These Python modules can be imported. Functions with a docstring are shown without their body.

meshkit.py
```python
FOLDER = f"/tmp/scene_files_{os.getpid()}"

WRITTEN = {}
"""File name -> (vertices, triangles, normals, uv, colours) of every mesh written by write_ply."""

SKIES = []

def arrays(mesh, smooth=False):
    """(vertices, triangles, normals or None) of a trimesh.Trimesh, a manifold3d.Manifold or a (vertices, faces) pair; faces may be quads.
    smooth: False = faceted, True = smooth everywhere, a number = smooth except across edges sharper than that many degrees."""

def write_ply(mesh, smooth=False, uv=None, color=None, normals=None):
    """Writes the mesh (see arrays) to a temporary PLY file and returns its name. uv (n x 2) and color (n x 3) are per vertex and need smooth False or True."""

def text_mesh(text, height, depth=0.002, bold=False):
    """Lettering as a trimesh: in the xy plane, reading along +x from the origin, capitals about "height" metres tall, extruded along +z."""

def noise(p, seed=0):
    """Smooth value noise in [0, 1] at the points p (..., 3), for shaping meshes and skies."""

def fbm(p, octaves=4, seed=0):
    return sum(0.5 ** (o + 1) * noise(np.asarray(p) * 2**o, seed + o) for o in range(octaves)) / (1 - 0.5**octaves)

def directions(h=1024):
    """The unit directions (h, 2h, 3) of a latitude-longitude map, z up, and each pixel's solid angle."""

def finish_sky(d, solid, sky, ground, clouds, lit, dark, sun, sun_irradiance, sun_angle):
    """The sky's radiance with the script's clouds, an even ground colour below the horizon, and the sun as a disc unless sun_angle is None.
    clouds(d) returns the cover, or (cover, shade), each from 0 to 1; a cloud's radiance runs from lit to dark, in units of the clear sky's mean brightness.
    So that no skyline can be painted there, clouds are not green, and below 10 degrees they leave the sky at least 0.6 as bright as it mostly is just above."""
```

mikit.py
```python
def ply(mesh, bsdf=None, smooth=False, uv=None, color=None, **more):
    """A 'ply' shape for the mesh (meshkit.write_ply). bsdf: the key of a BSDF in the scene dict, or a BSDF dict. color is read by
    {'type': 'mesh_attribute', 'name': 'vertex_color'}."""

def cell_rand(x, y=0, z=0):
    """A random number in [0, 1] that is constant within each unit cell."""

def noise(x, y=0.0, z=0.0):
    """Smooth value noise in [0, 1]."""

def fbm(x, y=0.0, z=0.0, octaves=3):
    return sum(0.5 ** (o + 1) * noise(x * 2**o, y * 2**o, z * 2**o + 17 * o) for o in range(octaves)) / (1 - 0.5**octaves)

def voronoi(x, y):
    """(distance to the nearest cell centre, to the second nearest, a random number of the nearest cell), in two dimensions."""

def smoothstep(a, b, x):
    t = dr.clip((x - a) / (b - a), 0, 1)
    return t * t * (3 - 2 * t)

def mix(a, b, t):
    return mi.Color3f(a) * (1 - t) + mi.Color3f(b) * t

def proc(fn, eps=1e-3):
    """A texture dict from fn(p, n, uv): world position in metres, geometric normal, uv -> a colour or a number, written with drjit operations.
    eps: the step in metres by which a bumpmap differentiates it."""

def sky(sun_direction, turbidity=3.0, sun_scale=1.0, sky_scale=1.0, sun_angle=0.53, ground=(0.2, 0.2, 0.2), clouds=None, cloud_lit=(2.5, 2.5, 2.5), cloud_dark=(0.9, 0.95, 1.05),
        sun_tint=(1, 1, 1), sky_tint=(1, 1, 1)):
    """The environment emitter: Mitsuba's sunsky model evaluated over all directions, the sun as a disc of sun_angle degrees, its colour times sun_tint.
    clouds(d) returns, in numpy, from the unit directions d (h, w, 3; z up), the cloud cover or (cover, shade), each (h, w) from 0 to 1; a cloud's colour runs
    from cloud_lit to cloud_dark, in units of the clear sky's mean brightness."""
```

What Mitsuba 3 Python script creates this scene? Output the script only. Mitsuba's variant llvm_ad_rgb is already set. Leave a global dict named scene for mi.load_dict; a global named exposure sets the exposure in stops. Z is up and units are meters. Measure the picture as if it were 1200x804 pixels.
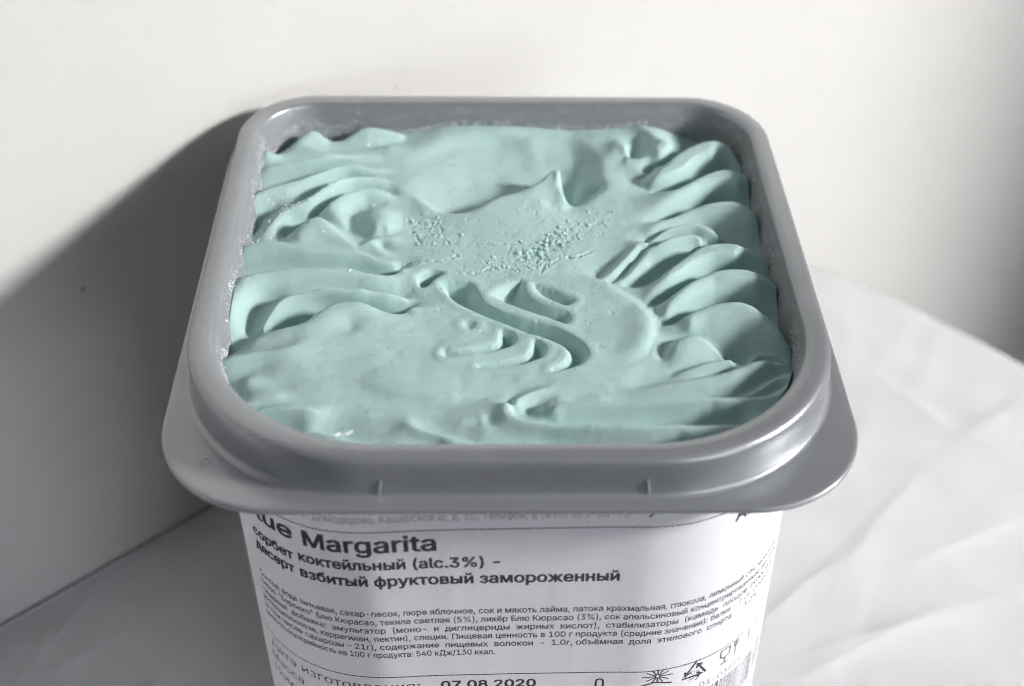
import math
import numpy as np, trimesh, mitsuba as mi, drjit as dr
import scipy.sparse as sp, scipy.sparse.linalg as spl
from scipy.interpolate import PchipInterpolator, RectBivariateSpline
import mikit, meshkit
from mikit import noise, fbm, voronoi, smoothstep, mix, proc, ply

scene = {'type': 'scene'}
labels = {}
T = mi.ScalarTransform4f
rng = np.random.default_rng(7)

# ------------------------------------------------------------------ camera, light, exposure
CAM = np.array([-0.009515, -0.302417, 0.224465])
FWD = np.array([0.0280682, 0.7582501, -0.6513593])
UP = np.array([-0.000254, 0.651621, 0.758544])
scene['camera'] = {
    'type': 'thinlens', 'fov_axis': 'x', 'fov': 2 * math.degrees(math.atan(600 / 1589.78)),
    'aperture_radius': 0.0031, 'focus_distance': 0.372, 'near_clip': 0.02, 'far_clip': 30.0,
    'to_world': T().look_at(origin=CAM.tolist(), target=(CAM + FWD).tolist(), up=UP.tolist()),
    }
exposure = 0.0
SUN = np.array([1.0, -0.20, 0.47]); SUN /= np.linalg.norm(SUN)      # towards the hard lamp
LAMP_AT, LAMP_R = SUN * 2.3, 0.176
LAMP_POWER = np.array([4.95, 4.85, 4.72])                               # irradiance it gives at the tub
# added round emitter far off to the right, in place of window sun, a little warm
scene['sun_stand_in__glass'] = {'type': 'disk', 'to_world': T().look_at(origin=LAMP_AT.tolist(), target=[0, 0, 0], up=[0, 0, 1]) @ T().scale(LAMP_R),
    'emitter': {'type': 'area', 'radiance': {'type': 'rgb', 'value': (LAMP_POWER * 2.3**2 / (math.pi * LAMP_R**2)).tolist()}}}
# an added broad fill, front right, in place of window skylight, cooler: it lights the label and the near cloth and throws the second, faint shadow
SOFT = np.array([0.56, -0.80, 0.22]); SOFT /= np.linalg.norm(SOFT)
SOFT_AT, SOFT_W, SOFT_H = SOFT * 2.2, 0.50, 0.30
SOFT_POWER = np.array([0.70, 0.73, 0.79])
scene['added_fill__diffuser'] = {'type': 'rectangle', 'to_world': T().look_at(origin=SOFT_AT.tolist(), target=[0, 0, -0.05], up=[0, 0, 1]) @ T().scale([SOFT_W, SOFT_H, 1]),
    'emitter': {'type': 'area', 'radiance': {'type': 'rgb', 'value': (SOFT_POWER * 2.2**2 / (4 * SOFT_W * SOFT_H)).tolist()}}}
# the dim, slightly cool light of the place around
scene['ambient'] = {'type': 'constant', 'radiance': {'type': 'rgb', 'value': [0.10, 0.104, 0.111]}}

def tag(key, label=None, cat=None, group=None, kind=None):
    labels[key] = {k: v for k, v in (('label', label), ('category', cat), ('group', group), ('kind', kind)) if v}

# ------------------------------------------------------------------ materials
def rgb(*c): return {'type': 'rgb', 'value': list(c)}
def speck(p, s): return fbm(p.x * s, p.y * s, p.z * s, 3)

def wall_color(p):
    along = p.x * 0.7576 + p.y * 0.6528
    d, d2, k = voronoi(along * 14, p.z * 14)
    chip = dr.select((d < 0.006 + 0.014 * k) & (cell_pick(k)), 0.30, 0.0)
    return mix((0.572, 0.565, 0.553), (0.606, 0.599, 0.587), 0.6 * speck(p, 60) + 0.4 * speck(p, 500)) * (1 - chip)
def cell_pick(k): return (k * 7 - dr.floor(k * 7)) > 0.72
scene['wall_paint'] = {'type': 'twosided', 'bsdf': {'type': 'bumpmap', 'arbitrary': proc(lambda p, n, uv: fbm(p.x * 240, p.y * 240, p.z * 240, 2), eps=4e-4), 'scale': 0.00006,
    'bsdf': {'type': 'diffuse', 'reflectance': proc(lambda p, n, uv: wall_color(p))}}}
scene['cloth_weave'] = {'type': 'twosided', 'bsdf': {'type': 'bumpmap', 'arbitrary': proc(lambda p, n, uv: 0.5 * noise(p.x * 2600, p.y * 420, p.z * 900) + 0.5 * noise(p.x * 420, p.y * 2600, p.z * 900), eps=1.2e-4), 'scale': 0.00005,
    'bsdf': {'type': 'diffuse', 'reflectance': proc(lambda p, n, uv: mix((0.595, 0.597, 0.603), (0.645, 0.647, 0.653), speck(p, 90)))}}}
def plastic_color(p, n, uv):
    return mix((0.305, 0.318, 0.335), (0.335, 0.348, 0.367), fbm(p.x * 130, p.y * 130, p.z * 130, 3))
scene['grey_plastic'] = {'type': 'twosided', 'bsdf': {'type': 'bumpmap', 'arbitrary': proc(lambda p, n, uv: fbm(p.x * 900, p.y * 900, p.z * 900, 2), eps=2e-4), 'scale': 0.000025,
    'bsdf': {'type': 'principled', 'base_color': proc(plastic_color), 'roughness': 0.33, 'metallic': 0.5, 'specular': 0.5}}}
def frosted_color(p, n, uv):
    f = smoothstep(0.46, 0.72, fbm(p.x * 220, p.y * 220, p.z * 420, 3)) * smoothstep(0.35, 0.7, noise(p.x * 1900, p.y * 1900, p.z * 1900))
    return mix(0.72 * plastic_color(p, n, uv), (0.42, 0.45, 0.46), 0.4 * f)
scene['frosted_plastic'] = {'type': 'twosided', 'bsdf': {'type': 'bumpmap', 'arbitrary': proc(lambda p, n, uv: fbm(p.x * 1300, p.y * 1300, p.z * 1300, 2), eps=2e-4), 'scale': 0.00012,
    'bsdf': {'type': 'principled', 'base_color': proc(frosted_color), 'roughness': 0.62, 'metallic': 0.2, 'specular': 0.4}}}
scene['label_paper'] = {'type': 'twosided', 'bsdf': {'type': 'principled', 'base_color': proc(lambda p, n, uv: mix((0.745, 0.735, 0.78), (0.785, 0.775, 0.815), speck(p, 700))), 'roughness': 0.5, 'specular': 0.35}}
scene['print_ink'] = {'type': 'twosided', 'bsdf': {'type': 'diffuse', 'reflectance': proc(lambda p, n, uv: mix((0.045, 0.04, 0.05), (0.11, 0.10, 0.12), speck(p, 2500)))}}
scene['grey_ink'] = {'type': 'twosided', 'bsdf': {'type': 'diffuse', 'reflectance': proc(lambda p, n, uv: mix((0.12, 0.11, 0.13), (0.34, 0.33, 0.37), speck(p, 2600)))}}
def sorbet_color(p, n, uv):
    a = fbm(p.x * 260, p.y * 260, p.z * 260, 3)
    b = noise(p.x * 2300, p.y * 2300, p.z * 2300)
    c = mix((0.475, 0.665, 0.642), (0.53, 0.71, 0.69), 0.6 * a + 0.4 * b)
    icy = smoothstep(0.5, 0.75, fbm(p.x * 75, p.y * 75, p.z * 75, 3)) * smoothstep(0.55, 0.8, noise(p.x * 2900, p.y * 2900, p.z * 2900))
    return mix(c, (0.68, 0.80, 0.79), 0.55 * icy)
scene['sorbet_cream'] = {'type': 'bumpmap', 'arbitrary': proc(lambda p, n, uv: 0.6 * noise(p.x * 1500, p.y * 1500, p.z * 1500) + 0.4 * noise(p.x * 3100, p.y * 3100, p.z * 3100), eps=1.5e-4), 'scale': 0.00009,
    'bsdf': {'type': 'principledthin', 'base_color': proc(sorbet_color), 'roughness': 0.5, 'eta': 1.5, 'diff_trans': 0.5}}
scene['ice'] = {'type': 'twosided', 'bsdf': {'type': 'principled', 'base_color': rgb(0.80, 0.86, 0.85), 'roughness': 0.22, 'specular': 0.5}}
scene['white_fabric'] = {'type': 'twosided', 'bsdf': {'type': 'diffuse', 'reflectance': proc(lambda p, n, uv: mix((0.66, 0.65, 0.63), (0.72, 0.71, 0.69), speck(p, 40)))}}
scene['dark_metal'] = {'type': 'twosided', 'bsdf': {'type': 'principled', 'base_color': rgb(0.05, 0.05, 0.055), 'roughness': 0.45, 'metallic': 0.4}}

def grid_faces(nu, nv, closed=False):
    i, j = np.meshgrid(np.arange(nu - (0 if closed else 1)), np.arange(nv - 1), indexing='ij')
    i2 = (i + 1) % nu
    return np.stack([i * nv + j, i2 * nv + j, i2 * nv + j + 1, i * nv + j + 1], -1).reshape(-1, 4)

# ------------------------------------------------------------------ the wall (upright, runs away to the right) and the cloth
TABLE = -0.167
WALL_O, WALL_A = np.array([-0.1770, 0.0004]), math.radians(40.75)
WALL_D = np.array([math.cos(WALL_A), math.sin(WALL_A)]); WALL_N = np.array([WALL_D[1], -WALL_D[0]])     # WALL_N faces the room
def build_wall():
    s = np.linspace(-1.6, 2.4, 161); z = np.linspace(-0.95, 0.24, 56)
    S, Zz = np.meshgrid(s, z, indexing='ij')
    off = 0.0009 * (meshkit.fbm(np.stack([S * 5, Zz * 5, S * 0], -1), 2, 3) - 0.5)
    P = WALL_O + S[..., None] * WALL_D + off[..., None] * WALL_N
    front = np.concatenate([P, Zz[..., None]], -1).reshape(-1, 3)
    v, f = front, grid_faces(161, 56)
    scene['wall'] = ply((v, f), 'wall_paint', smooth=True)
    tag('wall', 'smooth white wall behind the tub with the long dark shadow on it', kind='structure')
build_wall()

def build_cloth():
    # outline of the cloth-covered top: along the wall at the back left, a free rounded edge at the back right
    edge = [WALL_O + WALL_D * s + WALL_N * 0.0006 for s in np.linspace(-0.62, 0.19, 40)]
    pts = [(0.045, 0.187), (0.10, 0.2200), (0.1515, 0.2110), (0.1762, 0.1954), (0.1826, 0.1900), (0.2005, 0.1720), (0.2126, 0.1614), (0.2329, 0.1399), (0.275, 0.108), (0.31, 0.05), (0.34, -0.02), (0.345, -0.08), (0.33, -0.135), (0.29, -0.16), (0.2, -0.165), (0.0, -0.165), (-0.3, -0.165), (-0.6, -0.165)]
    out = np.array([tuple(e) for e in edge] + pts[1:])
    t = np.r_[0, np.cumsum(np.linalg.norm(np.diff(np.vstack([out, out[:1]]), axis=0), axis=1))]
    cl = np.vstack([out, out[:1]])
    n = 1100; tt = np.linspace(0, t[-1], n, endpoint=False)
    O = np.stack([np.interp(tt, t, cl[:, 0]), np.interp(tt, t, cl[:, 1])], -1)
    from scipy.ndimage import gaussian_filter1d
    O = gaussian_filter1d(O, 2.0, axis=0, mode='wrap')
    wob = -0.0014 * np.maximum(meshkit.fbm(np.c_[O * 22, O[:, 0] * 0], 3, 71) - 0.45, 0) * 3
    O = O - wob[:, None] * WALL_N * 0.9
    c = np.array([0.02, -0.06])
    onwall = np.abs((O - WALL_O) @ WALL_N) < 0.006
    rad = np.r_[np.linspace(0.02, 0.96, 260), 0.975, 0.985, 0.992, 0.997]
    P, Zc = [], []
    for k in rad:
        P.append(c + (O - c) * k)
        Zc.append(np.full(n, TABLE))
    nrm = np.gradient(O, axis=0); nrm = np.stack([nrm[:, 1], -nrm[:, 0]], -1); nrm /= np.linalg.norm(nrm, axis=1)[:, None]
    if ((O - c) * nrm).sum(1).mean() < 0: nrm = -nrm
    for d, dz in [(0.0, -0.0004), (0.0022, -0.0016), (0.0040, -0.0042), (0.0052, -0.0085), (0.006, -0.016), (0.007, -0.04), (0.008, -0.08), (0.010, -0.15), (0.012, -0.26)]:
        P.append(O + nrm * np.where(onwall, 0, d)[:, None]); Zc.append(TABLE + np.where(onwall, 0.0012 if dz > -0.001 else dz * 0.3, dz))
    P = np.array(P); Zc = np.array(Zc)
    X, Y = P[..., 0], P[..., 1]
    # soft creases of a cloth that was folded, and long pulls
    def ridge(ang, scale, seed, w):
        u = X * math.cos(ang) + Y * math.sin(ang); v_ = -X * math.sin(ang) + Y * math.cos(ang)
        q = meshkit.fbm(np.stack([u * scale, v_ * scale * 0.28, u * 0 + seed], -1), 3, seed)
        return np.exp(-((q - 0.5) / w) ** 2)
    h = 0.00045 * ridge(2.2, 12, 1, 0.07) + 0.0003 * ridge(0.6, 16, 5, 0.07) + 0.0003 * ridge(2.7, 24, 9, 0.06) + 0.0018 * meshkit.fbm(np.stack([X * 9, Y * 9, X * 0], -1), 3, 2)
    CREASES = [[(0.2056, 0.0517), (0.1783, 0.0374), (0.1524, 0.0258)], [(0.1743, 0.0056), (0.1458, -0.0015), (0.1178, -0.0099)], [(0.0897, -0.0041), (0.1121, 0.0171), (0.1347, 0.0334)], [(0.1692, 0.0734), (0.1484, 0.0506), (0.1297, 0.0251)], [(0.1935, 0.0126), (0.1599, 0.005), (0.1013, -0.0252)],
               [(-0.16, 0.0014), (-0.1609, -0.0132)], [(-0.1447, -0.0133), (-0.1523, -0.0186)], [(-0.1224, 0.039), (-0.138, 0.0287)], [(0.1614, 0.1407), (0.1856, 0.1029), (0.2145, 0.0805)], [(0.2264, 0.1186), (0.1901, 0.0928)], [(-0.1168, 0.0146), (-0.0801, 0.0183)]]
    for ci, cr in enumerate(CREASES):
        cr = np.array(cr); best = np.full(X.shape, 9.0); along = np.zeros(X.shape); sgn = np.zeros(X.shape); L0 = 0; LT = np.linalg.norm(np.diff(cr, axis=0), axis=1).sum()
        for p, q in zip(cr[:-1], cr[1:]):
            d = q - p; ln = np.linalg.norm(d); tt_ = np.clip(((X - p[0]) * d[0] + (Y - p[1]) * d[1]) / ln**2, 0, 1)
            ex, ey = X - p[0] - tt_ * d[0], Y - p[1] - tt_ * d[1]; dist = np.hypot(ex, ey)
            m_ = dist < best; best = np.where(m_, dist, best); along = np.where(m_, (L0 + tt_ * ln) / LT, along); sgn = np.where(m_, np.sign(ex * d[1] - ey * d[0]), sgn); L0 += ln
        side_w = np.where(sgn > 0, 0.0035, 0.012) if ci % 2 else np.where(sgn > 0, 0.012, 0.0035)
        h = h + (0.0012 if ci < 5 or ci > 7 else 0.0013) * np.exp(-best / side_w) * np.sin(np.pi * np.clip(along * 0.9 + 0.05, 0, 1)) ** 0.6
    calm = 1 - 0.75 * np.exp(-((np.maximum(np.abs(X), np.abs(Y)) / 0.085) ** 6))
    Zc = Zc + (h - 0.0022) * calm
    v = np.concatenate([P, Zc[..., None]], -1).transpose(1, 0, 2).reshape(-1, 3)
    f = grid_faces(n, len(P), closed=True)
    m = len(v); v = np.vstack([v, [c[0], c[1], TABLE - 0.001]])
    nv = len(P)
    tri = np.array([[m, i * nv, ((i + 1) % n) * nv] for i in range(n)])
    f = np.vstack([f[:, [0, 1, 2]], f[:, [0, 2, 3]], tri])
    mesh = trimesh.Trimesh(v, f, process=False)
    scene['tablecloth'] = ply(mesh, 'cloth_weave', smooth=True)
    tag('tablecloth', 'plain white cloth with soft creases spread under the tub', 'tablecloth')
build_cloth()

# ------------------------------------------------------------------ the tub
def section(h, rf, rb, z, cx=0.0, n=28, m=34):
    """rounded square with half side h; front corners of radius rf, back corners of radius rb"""
    P = []
    for k, (sx, sy) in enumerate([(1, 1), (-1, 1), (-1, -1), (1, -1)]):
        r = rb if sy > 0 else rf
        t = np.linspace(0, math.pi / 2, n) + k * math.pi / 2
        arc = np.c_[sx * (h - r) + r * np.cos(t), sy * (h - r) + r * np.sin(t)]
        P.append(arc)
    Q = []
    for k in range(4):
        Q.append(P[k]); a, b = P[k][-1], P[(k + 1) % 4][0]
        Q.append(a + (b - a) * np.linspace(0, 1, m + 2)[1:-1, None])
    Q = np.vstack(Q)
    return np.c_[Q[:, 0] + cx, Q[:, 1], np.full(len(Q), z)]
def fine(profile, per=5):
    """densify a profile with a smooth curve through its points"""
    p = np.array(profile); t = np.r_[0, np.cumsum(np.linalg.norm(np.diff(p[:, [0, 3]], axis=0), axis=1))]
    tt = np.unique(np.r_[t, np.concatenate([np.linspace(a, b, per + 1) for a, b in zip(t[:-1], t[1:])])])
    return np.stack([PchipInterpolator(t, p[:, k])(tt) for k in range(p.shape[1])], -1)
def loft(profile, per=5):
    pr = fine(profile, per)
    S = np.array([section(*row[:4], cx=row[4] if len(row) > 4 else 0) for row in pr])
    v = S.transpose(1, 0, 2).reshape(-1, 3)
    return trimesh.Trimesh(*(lambda q: (v, np.vstack([q[:, [0, 1, 2]], q[:, [0, 2, 3]]])))(grid_faces(S.shape[1], len(S), closed=True)), process=False)
def body_cx(z): return 0.0009 + (-z - 0.056) * 0.0244
HB, RB = 0.0778, 0.045
# inner wall, rolled lip and upright rim wall
inner = [(0.0700, 0.040, 0.016, -0.060), (0.0728, 0.0425, 0.0175, -0.0200), (0.0748, 0.044, 0.018, -0.0090), (0.0757, 0.0445, 0.0185, -0.0042), (0.0763, 0.045, 0.0186, -0.0016)]
rim = [(0.0763, 0.045, 0.0186, -0.0016), (0.07665, 0.0452, 0.0188, -0.0007), (0.0776, 0.0455, 0.0195, -0.0001), (0.0790, 0.046, 0.0205, 0.0001), (0.0806, 0.0465, 0.022, -0.0001), (0.0817, 0.0472, 0.023, -0.0006), (0.0823, 0.0477, 0.0235, -0.0015),
       (0.0826, 0.048, 0.0237, -0.0030), (0.0828, 0.048, 0.0238, -0.0060), (0.0829, 0.048, 0.0238, -0.0092), (0.0830, 0.048, 0.0238, -0.0106), (0.08335, 0.0482, 0.024, -0.0114), (0.0842, 0.0485, 0.0243, -0.0119)]
scene['ice_cream_tub__inner_wall'] = ply(loft(inner, 5), 'frosted_plastic', smooth=True)
scene['ice_cream_tub__rim'] = ply(loft(rim, 4), 'grey_plastic', smooth=True)
flange = [(0.0842, 0.0485, 0.0243, -0.0119), (0.0845, 0.040, 0.025, -0.0119), (0.0852, 0.034, 0.025, -0.0120), (0.0862, 0.0305, 0.025, -0.0121), (0.0868, 0.030, 0.025, -0.0124), (0.0870, 0.030, 0.025, -0.0130), (0.0869, 0.030, 0.025, -0.0137), (0.0862, 0.030, 0.025, -0.0140), (0.0830, 0.032, 0.026, -0.0139), (0.0782, 0.044, 0.030, -0.0137)]
scene['ice_cream_tub__flange'] = ply(loft(flange, 4), 'grey_plastic', smooth=True)
body = [(0.0782, 0.0445, 0.030, -0.0135, body_cx(-0.014)), (HB, RB, 0.032, -0.0170, body_cx(-0.017))] + [(HB, RB, 0.032, z, body_cx(z)) for z in (-0.03, -0.06, -0.1, -0.14, -0.160)] + \
       [(HB - 0.001, RB, 0.032, -0.164, body_cx(-0.167)), (HB - 0.004, RB - 0.002, 0.030, -0.1662, body_cx(-0.17)), (0.02, 0.012, 0.010, -0.1655, body_cx(-0.17))]
scene['ice_cream_tub__body'] = ply(loft(body, 3), 'grey_plastic', smooth=30)
tag('ice_cream_tub', 'square grey plastic tub with rounded corners and a white label, full of mint green sorbet', 'tub')
# moulded ribs on the front of the rim wall, and the moulding mark on the flange
def rib(x, lean):
    a = trimesh.creation.icosphere(3, 1.0)
    a.vertices *= [0.00042, 0.0006, 0.0027]
    R = trimesh.transformations.rotation_matrix(lean, [0, 1, 0])
    a.apply_transform(R); a.apply_translation([x, -0.0829, -0.0088]); return a
scene['ice_cream_tub__rim__rib'] = ply(rib(-0.0317, 0.16), 'grey_plastic', smooth=True)
scene['ice_cream_tub__rim__rib_001'] = ply(rib(0.0315, -0.1), 'grey_plastic', smooth=True)
pip = trimesh.creation.torus(0.0010, 0.00035, 24, 10); pip.apply_translation([-0.0742, -0.0715, -0.01205])
scene['ice_cream_tub__flange__moulding_mark'] = ply(pip, 'grey_plastic', smooth=True)

# ------------------------------------------------------------------ the label and its print
def label_wave(s, z):
    """small creases of the paper, metres proud of the tub"""
    q = np.stack([s * 62, z * 9, s * 0], -1)
    return 0.00030 + 0.00042 * (meshkit.fbm(q, 3, 11) - 0.3)
SAG = PchipInterpolator([-0.10, -0.075, -0.056, -0.034, -0.015, 0.0, 0.03, 0.05, 0.10], [-0.0075, -0.0052, -0.0041, -0.0013, -0.0003, 0, 0.0006, 0.0002, -0.0006])
def label_at(s, z, proud=0.0):
    """arc length s from the middle of the front, height z -> a point on the label"""
    s, z = np.broadcast_arrays(np.asarray(s, float), np.asarray(z, float))
    L = HB - RB; a = np.abs(s); t = np.clip((a - L) / RB, 0, math.pi / 2)
    rest = np.maximum(a - L - RB * math.pi / 2, 0)
    x = np.minimum(a, L) + RB * np.sin(t); y = -(L + RB * np.cos(t)) + rest
    nx, ny = np.sin(t), -np.cos(t)
    d = label_wave(s, z) + proud
    return np.stack([np.sign(s) * (x + nx * d) + body_cx(z), y + ny * d, z], -1)
ls, lz = np.meshgrid(np.linspace(-0.0835, 0.0925, 420), np.linspace(-0.150, -0.0150, 60), indexing='ij')
scene['ice_cream_tub__label'] = ply((label_at(ls + 0.06 * 0 * lz, lz).reshape(-1, 3), grid_faces(420, 60)), 'label_paper', smooth=True)
labels['ice_cream_tub__label'] = {'label': 'creased white paper label printed in black'}
count = {}
def numbered(base):
    k = count.get(base, 0); count[base] = k + 1
    return base if k == 0 else f'{base}_{k:03d}'
def onto_label(mesh, name, ink, proud=0.00008):
    """bend flat lettering (x along the label, y up, metres) onto the paper"""
    keep = mesh.face_normals[:, 2] > 0.5
    m = trimesh.Trimesh(mesh.vertices, mesh.faces[keep], process=False); m.remove_unreferenced_vertices()
    v, f = trimesh.remesh.subdivide_to_size(m.vertices, m.faces, 0.0018, max_iter=8)
    s = v[:, 0]; z = v[:, 1] + SAG(s)
    scene[numbered('ice_cream_tub__label__' + name)] = ply((label_at(s, z, proud), f), ink, smooth=True)
def write(text, s0, s1, z, cap, bold=False, ink='print_ink', name='text_line'):
    m = meshkit.text_mesh(text, 1.0, 0.01, bool(bold))
    lo, hi = m.bounds[0][0], m.bounds[1][0]
    v = m.vertices.copy()
    v[:, 0] = s0 + (v[:, 0] - lo) / (hi - lo) * (s1 - s0); v[:, 1] = z + v[:, 1] * cap
    onto_label(trimesh.Trimesh(v, m.faces, process=False), name, ink)
    if bold is True:                                                       # a second pass makes the strokes as fat as they are printed
        count['ice_cream_tub__label__' + name] -= 1
        key = 'ice_cream_tub__label__' + name; k = count[key]; key = key if k == 0 else f'{key}_{k:03d}'
        first = meshkit.WRITTEN[scene[key]['filename']]
        v2 = v.copy(); v2[:, 0] += 0.00016
        onto_label(trimesh.Trimesh(v2, m.faces, process=False), name, ink, 0.00011)
        second = meshkit.WRITTEN[scene[key]['filename']]
        scene[key] = ply((np.vstack([first[0], second[0]]), np.vstack([first[1], second[1] + len(first[0])])), ink, smooth=True)
def strokes(segs, w, name, ink='print_ink'):
    parts = []
    for p in segs:
        p = np.array(p, float)
        for a, b in zip(p[:-1], p[1:]):
            d = b - a; d /= np.linalg.norm(d) + 1e-12; nn = np.array([-d[1], d[0]]) * w / 2
            q = np.array([a - d * w * .3 - nn, b + d * w * .3 - nn, b + d * w * .3 + nn, a - d * w * .3 + nn])
            parts.append(trimesh.Trimesh(np.c_[q, np.zeros(4)], [[0, 1, 2], [0, 2, 3]], process=False))
    onto_label(trimesh.util.concatenate(parts), name, ink)
write('г. Домодедово, Каширское ш, д. 10. Телефон: 8 (495) 003-85-93', -0.0525, 0.0285, -0.0251, 0.0027, False, 'grey_ink')
write('Blue', -0.0760, -0.0572, -0.0355, 0.0056, True)
write('Margarita', -0.0540, -0.0194, -0.0361, 0.0056, True)
write('сорбет', -0.0735, -0.0580, -0.0437, 0.0036, True)
write('коктейльный (alc.3%) -', -0.0562, -0.0036, -0.0428, 0.0037, True)
write('десерт', -0.0735, -0.0583, -0.0492, 0.0036, True)
write('взбитый фруктовый замороженный', -0.0564, 0.0271, -0.0492, 0.0038, True)
SMALL = [('Состав: вода питьевая, сахар-песок, пюре яблочное, сок и мякоть лайма, патока крахмальная, глюкоза, лимонный сок, молочный', -0.0745, 0.083),
         ('сироп "Барокко" Блю Кюрасао, текила светлая (5%), ликёр Блю Кюрасао (3%), сок апельсиновый концентрированный, меланж', -0.0747, 0.083),
         ('пищевая  добавка:  эмульгатор  (моно-  и  диглицериды  жирных  кислот),  стабилизаторы  (камедь  плодов  рожкового', -0.0749, 0.083),
         ('метилцеллюлоза, каррагинан, пектин), специи. Пищевая ценность в 100 г продукта (средние значения): белки - 1.0г, углеводы', -0.0751, 0.082),
         ('(в том числе сахарозы – 21г), содержание  пищевых  волокон  -  1.0г, объёмная  доля  этилового  спирта  -  3.0%.', -0.0753, 0.074)]
for i, (t_, a, b) in enumerate(SMALL):
    write(t_, a, b, -0.0616 - 0.00355 * i, 0.0023, 'thick')
write('ценность/калорийность на 100 г продукта: 540 кДж/130 ккал.', -0.0755, -0.0052, -0.0793, 0.0023, 'thick')
write('Дата изготовления:', -0.0762, -0.0262, -0.0945, 0.0036)
write('07.08.2020', -0.0205, 0.0058, -0.0944, 0.0033, True)
write('Масса', -0.0768, -0.0620, -0.1010, 0.0036)
write('Номер', -0.0768, -0.0610, -0.1075, 0.0036)
strokes([[(-0.082, -0.0284), (0.045, -0.0288), (0.0925, -0.0283)]], 0.0004, 'rule')
strokes([[(-0.082, -0.0882), (0.045, -0.0885), (0.0925, -0.0890)]], 0.0004, 'rule')
write('АГ', 0.0575, 0.0645, -0.0338, 0.0044, True, name='mark')
strokes([[(0.0335, -0.0250), (0.0368, -0.0215)], [(0.0400, -0.0232), (0.0408, -0.0226)]], 0.0006, 'mark')
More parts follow.
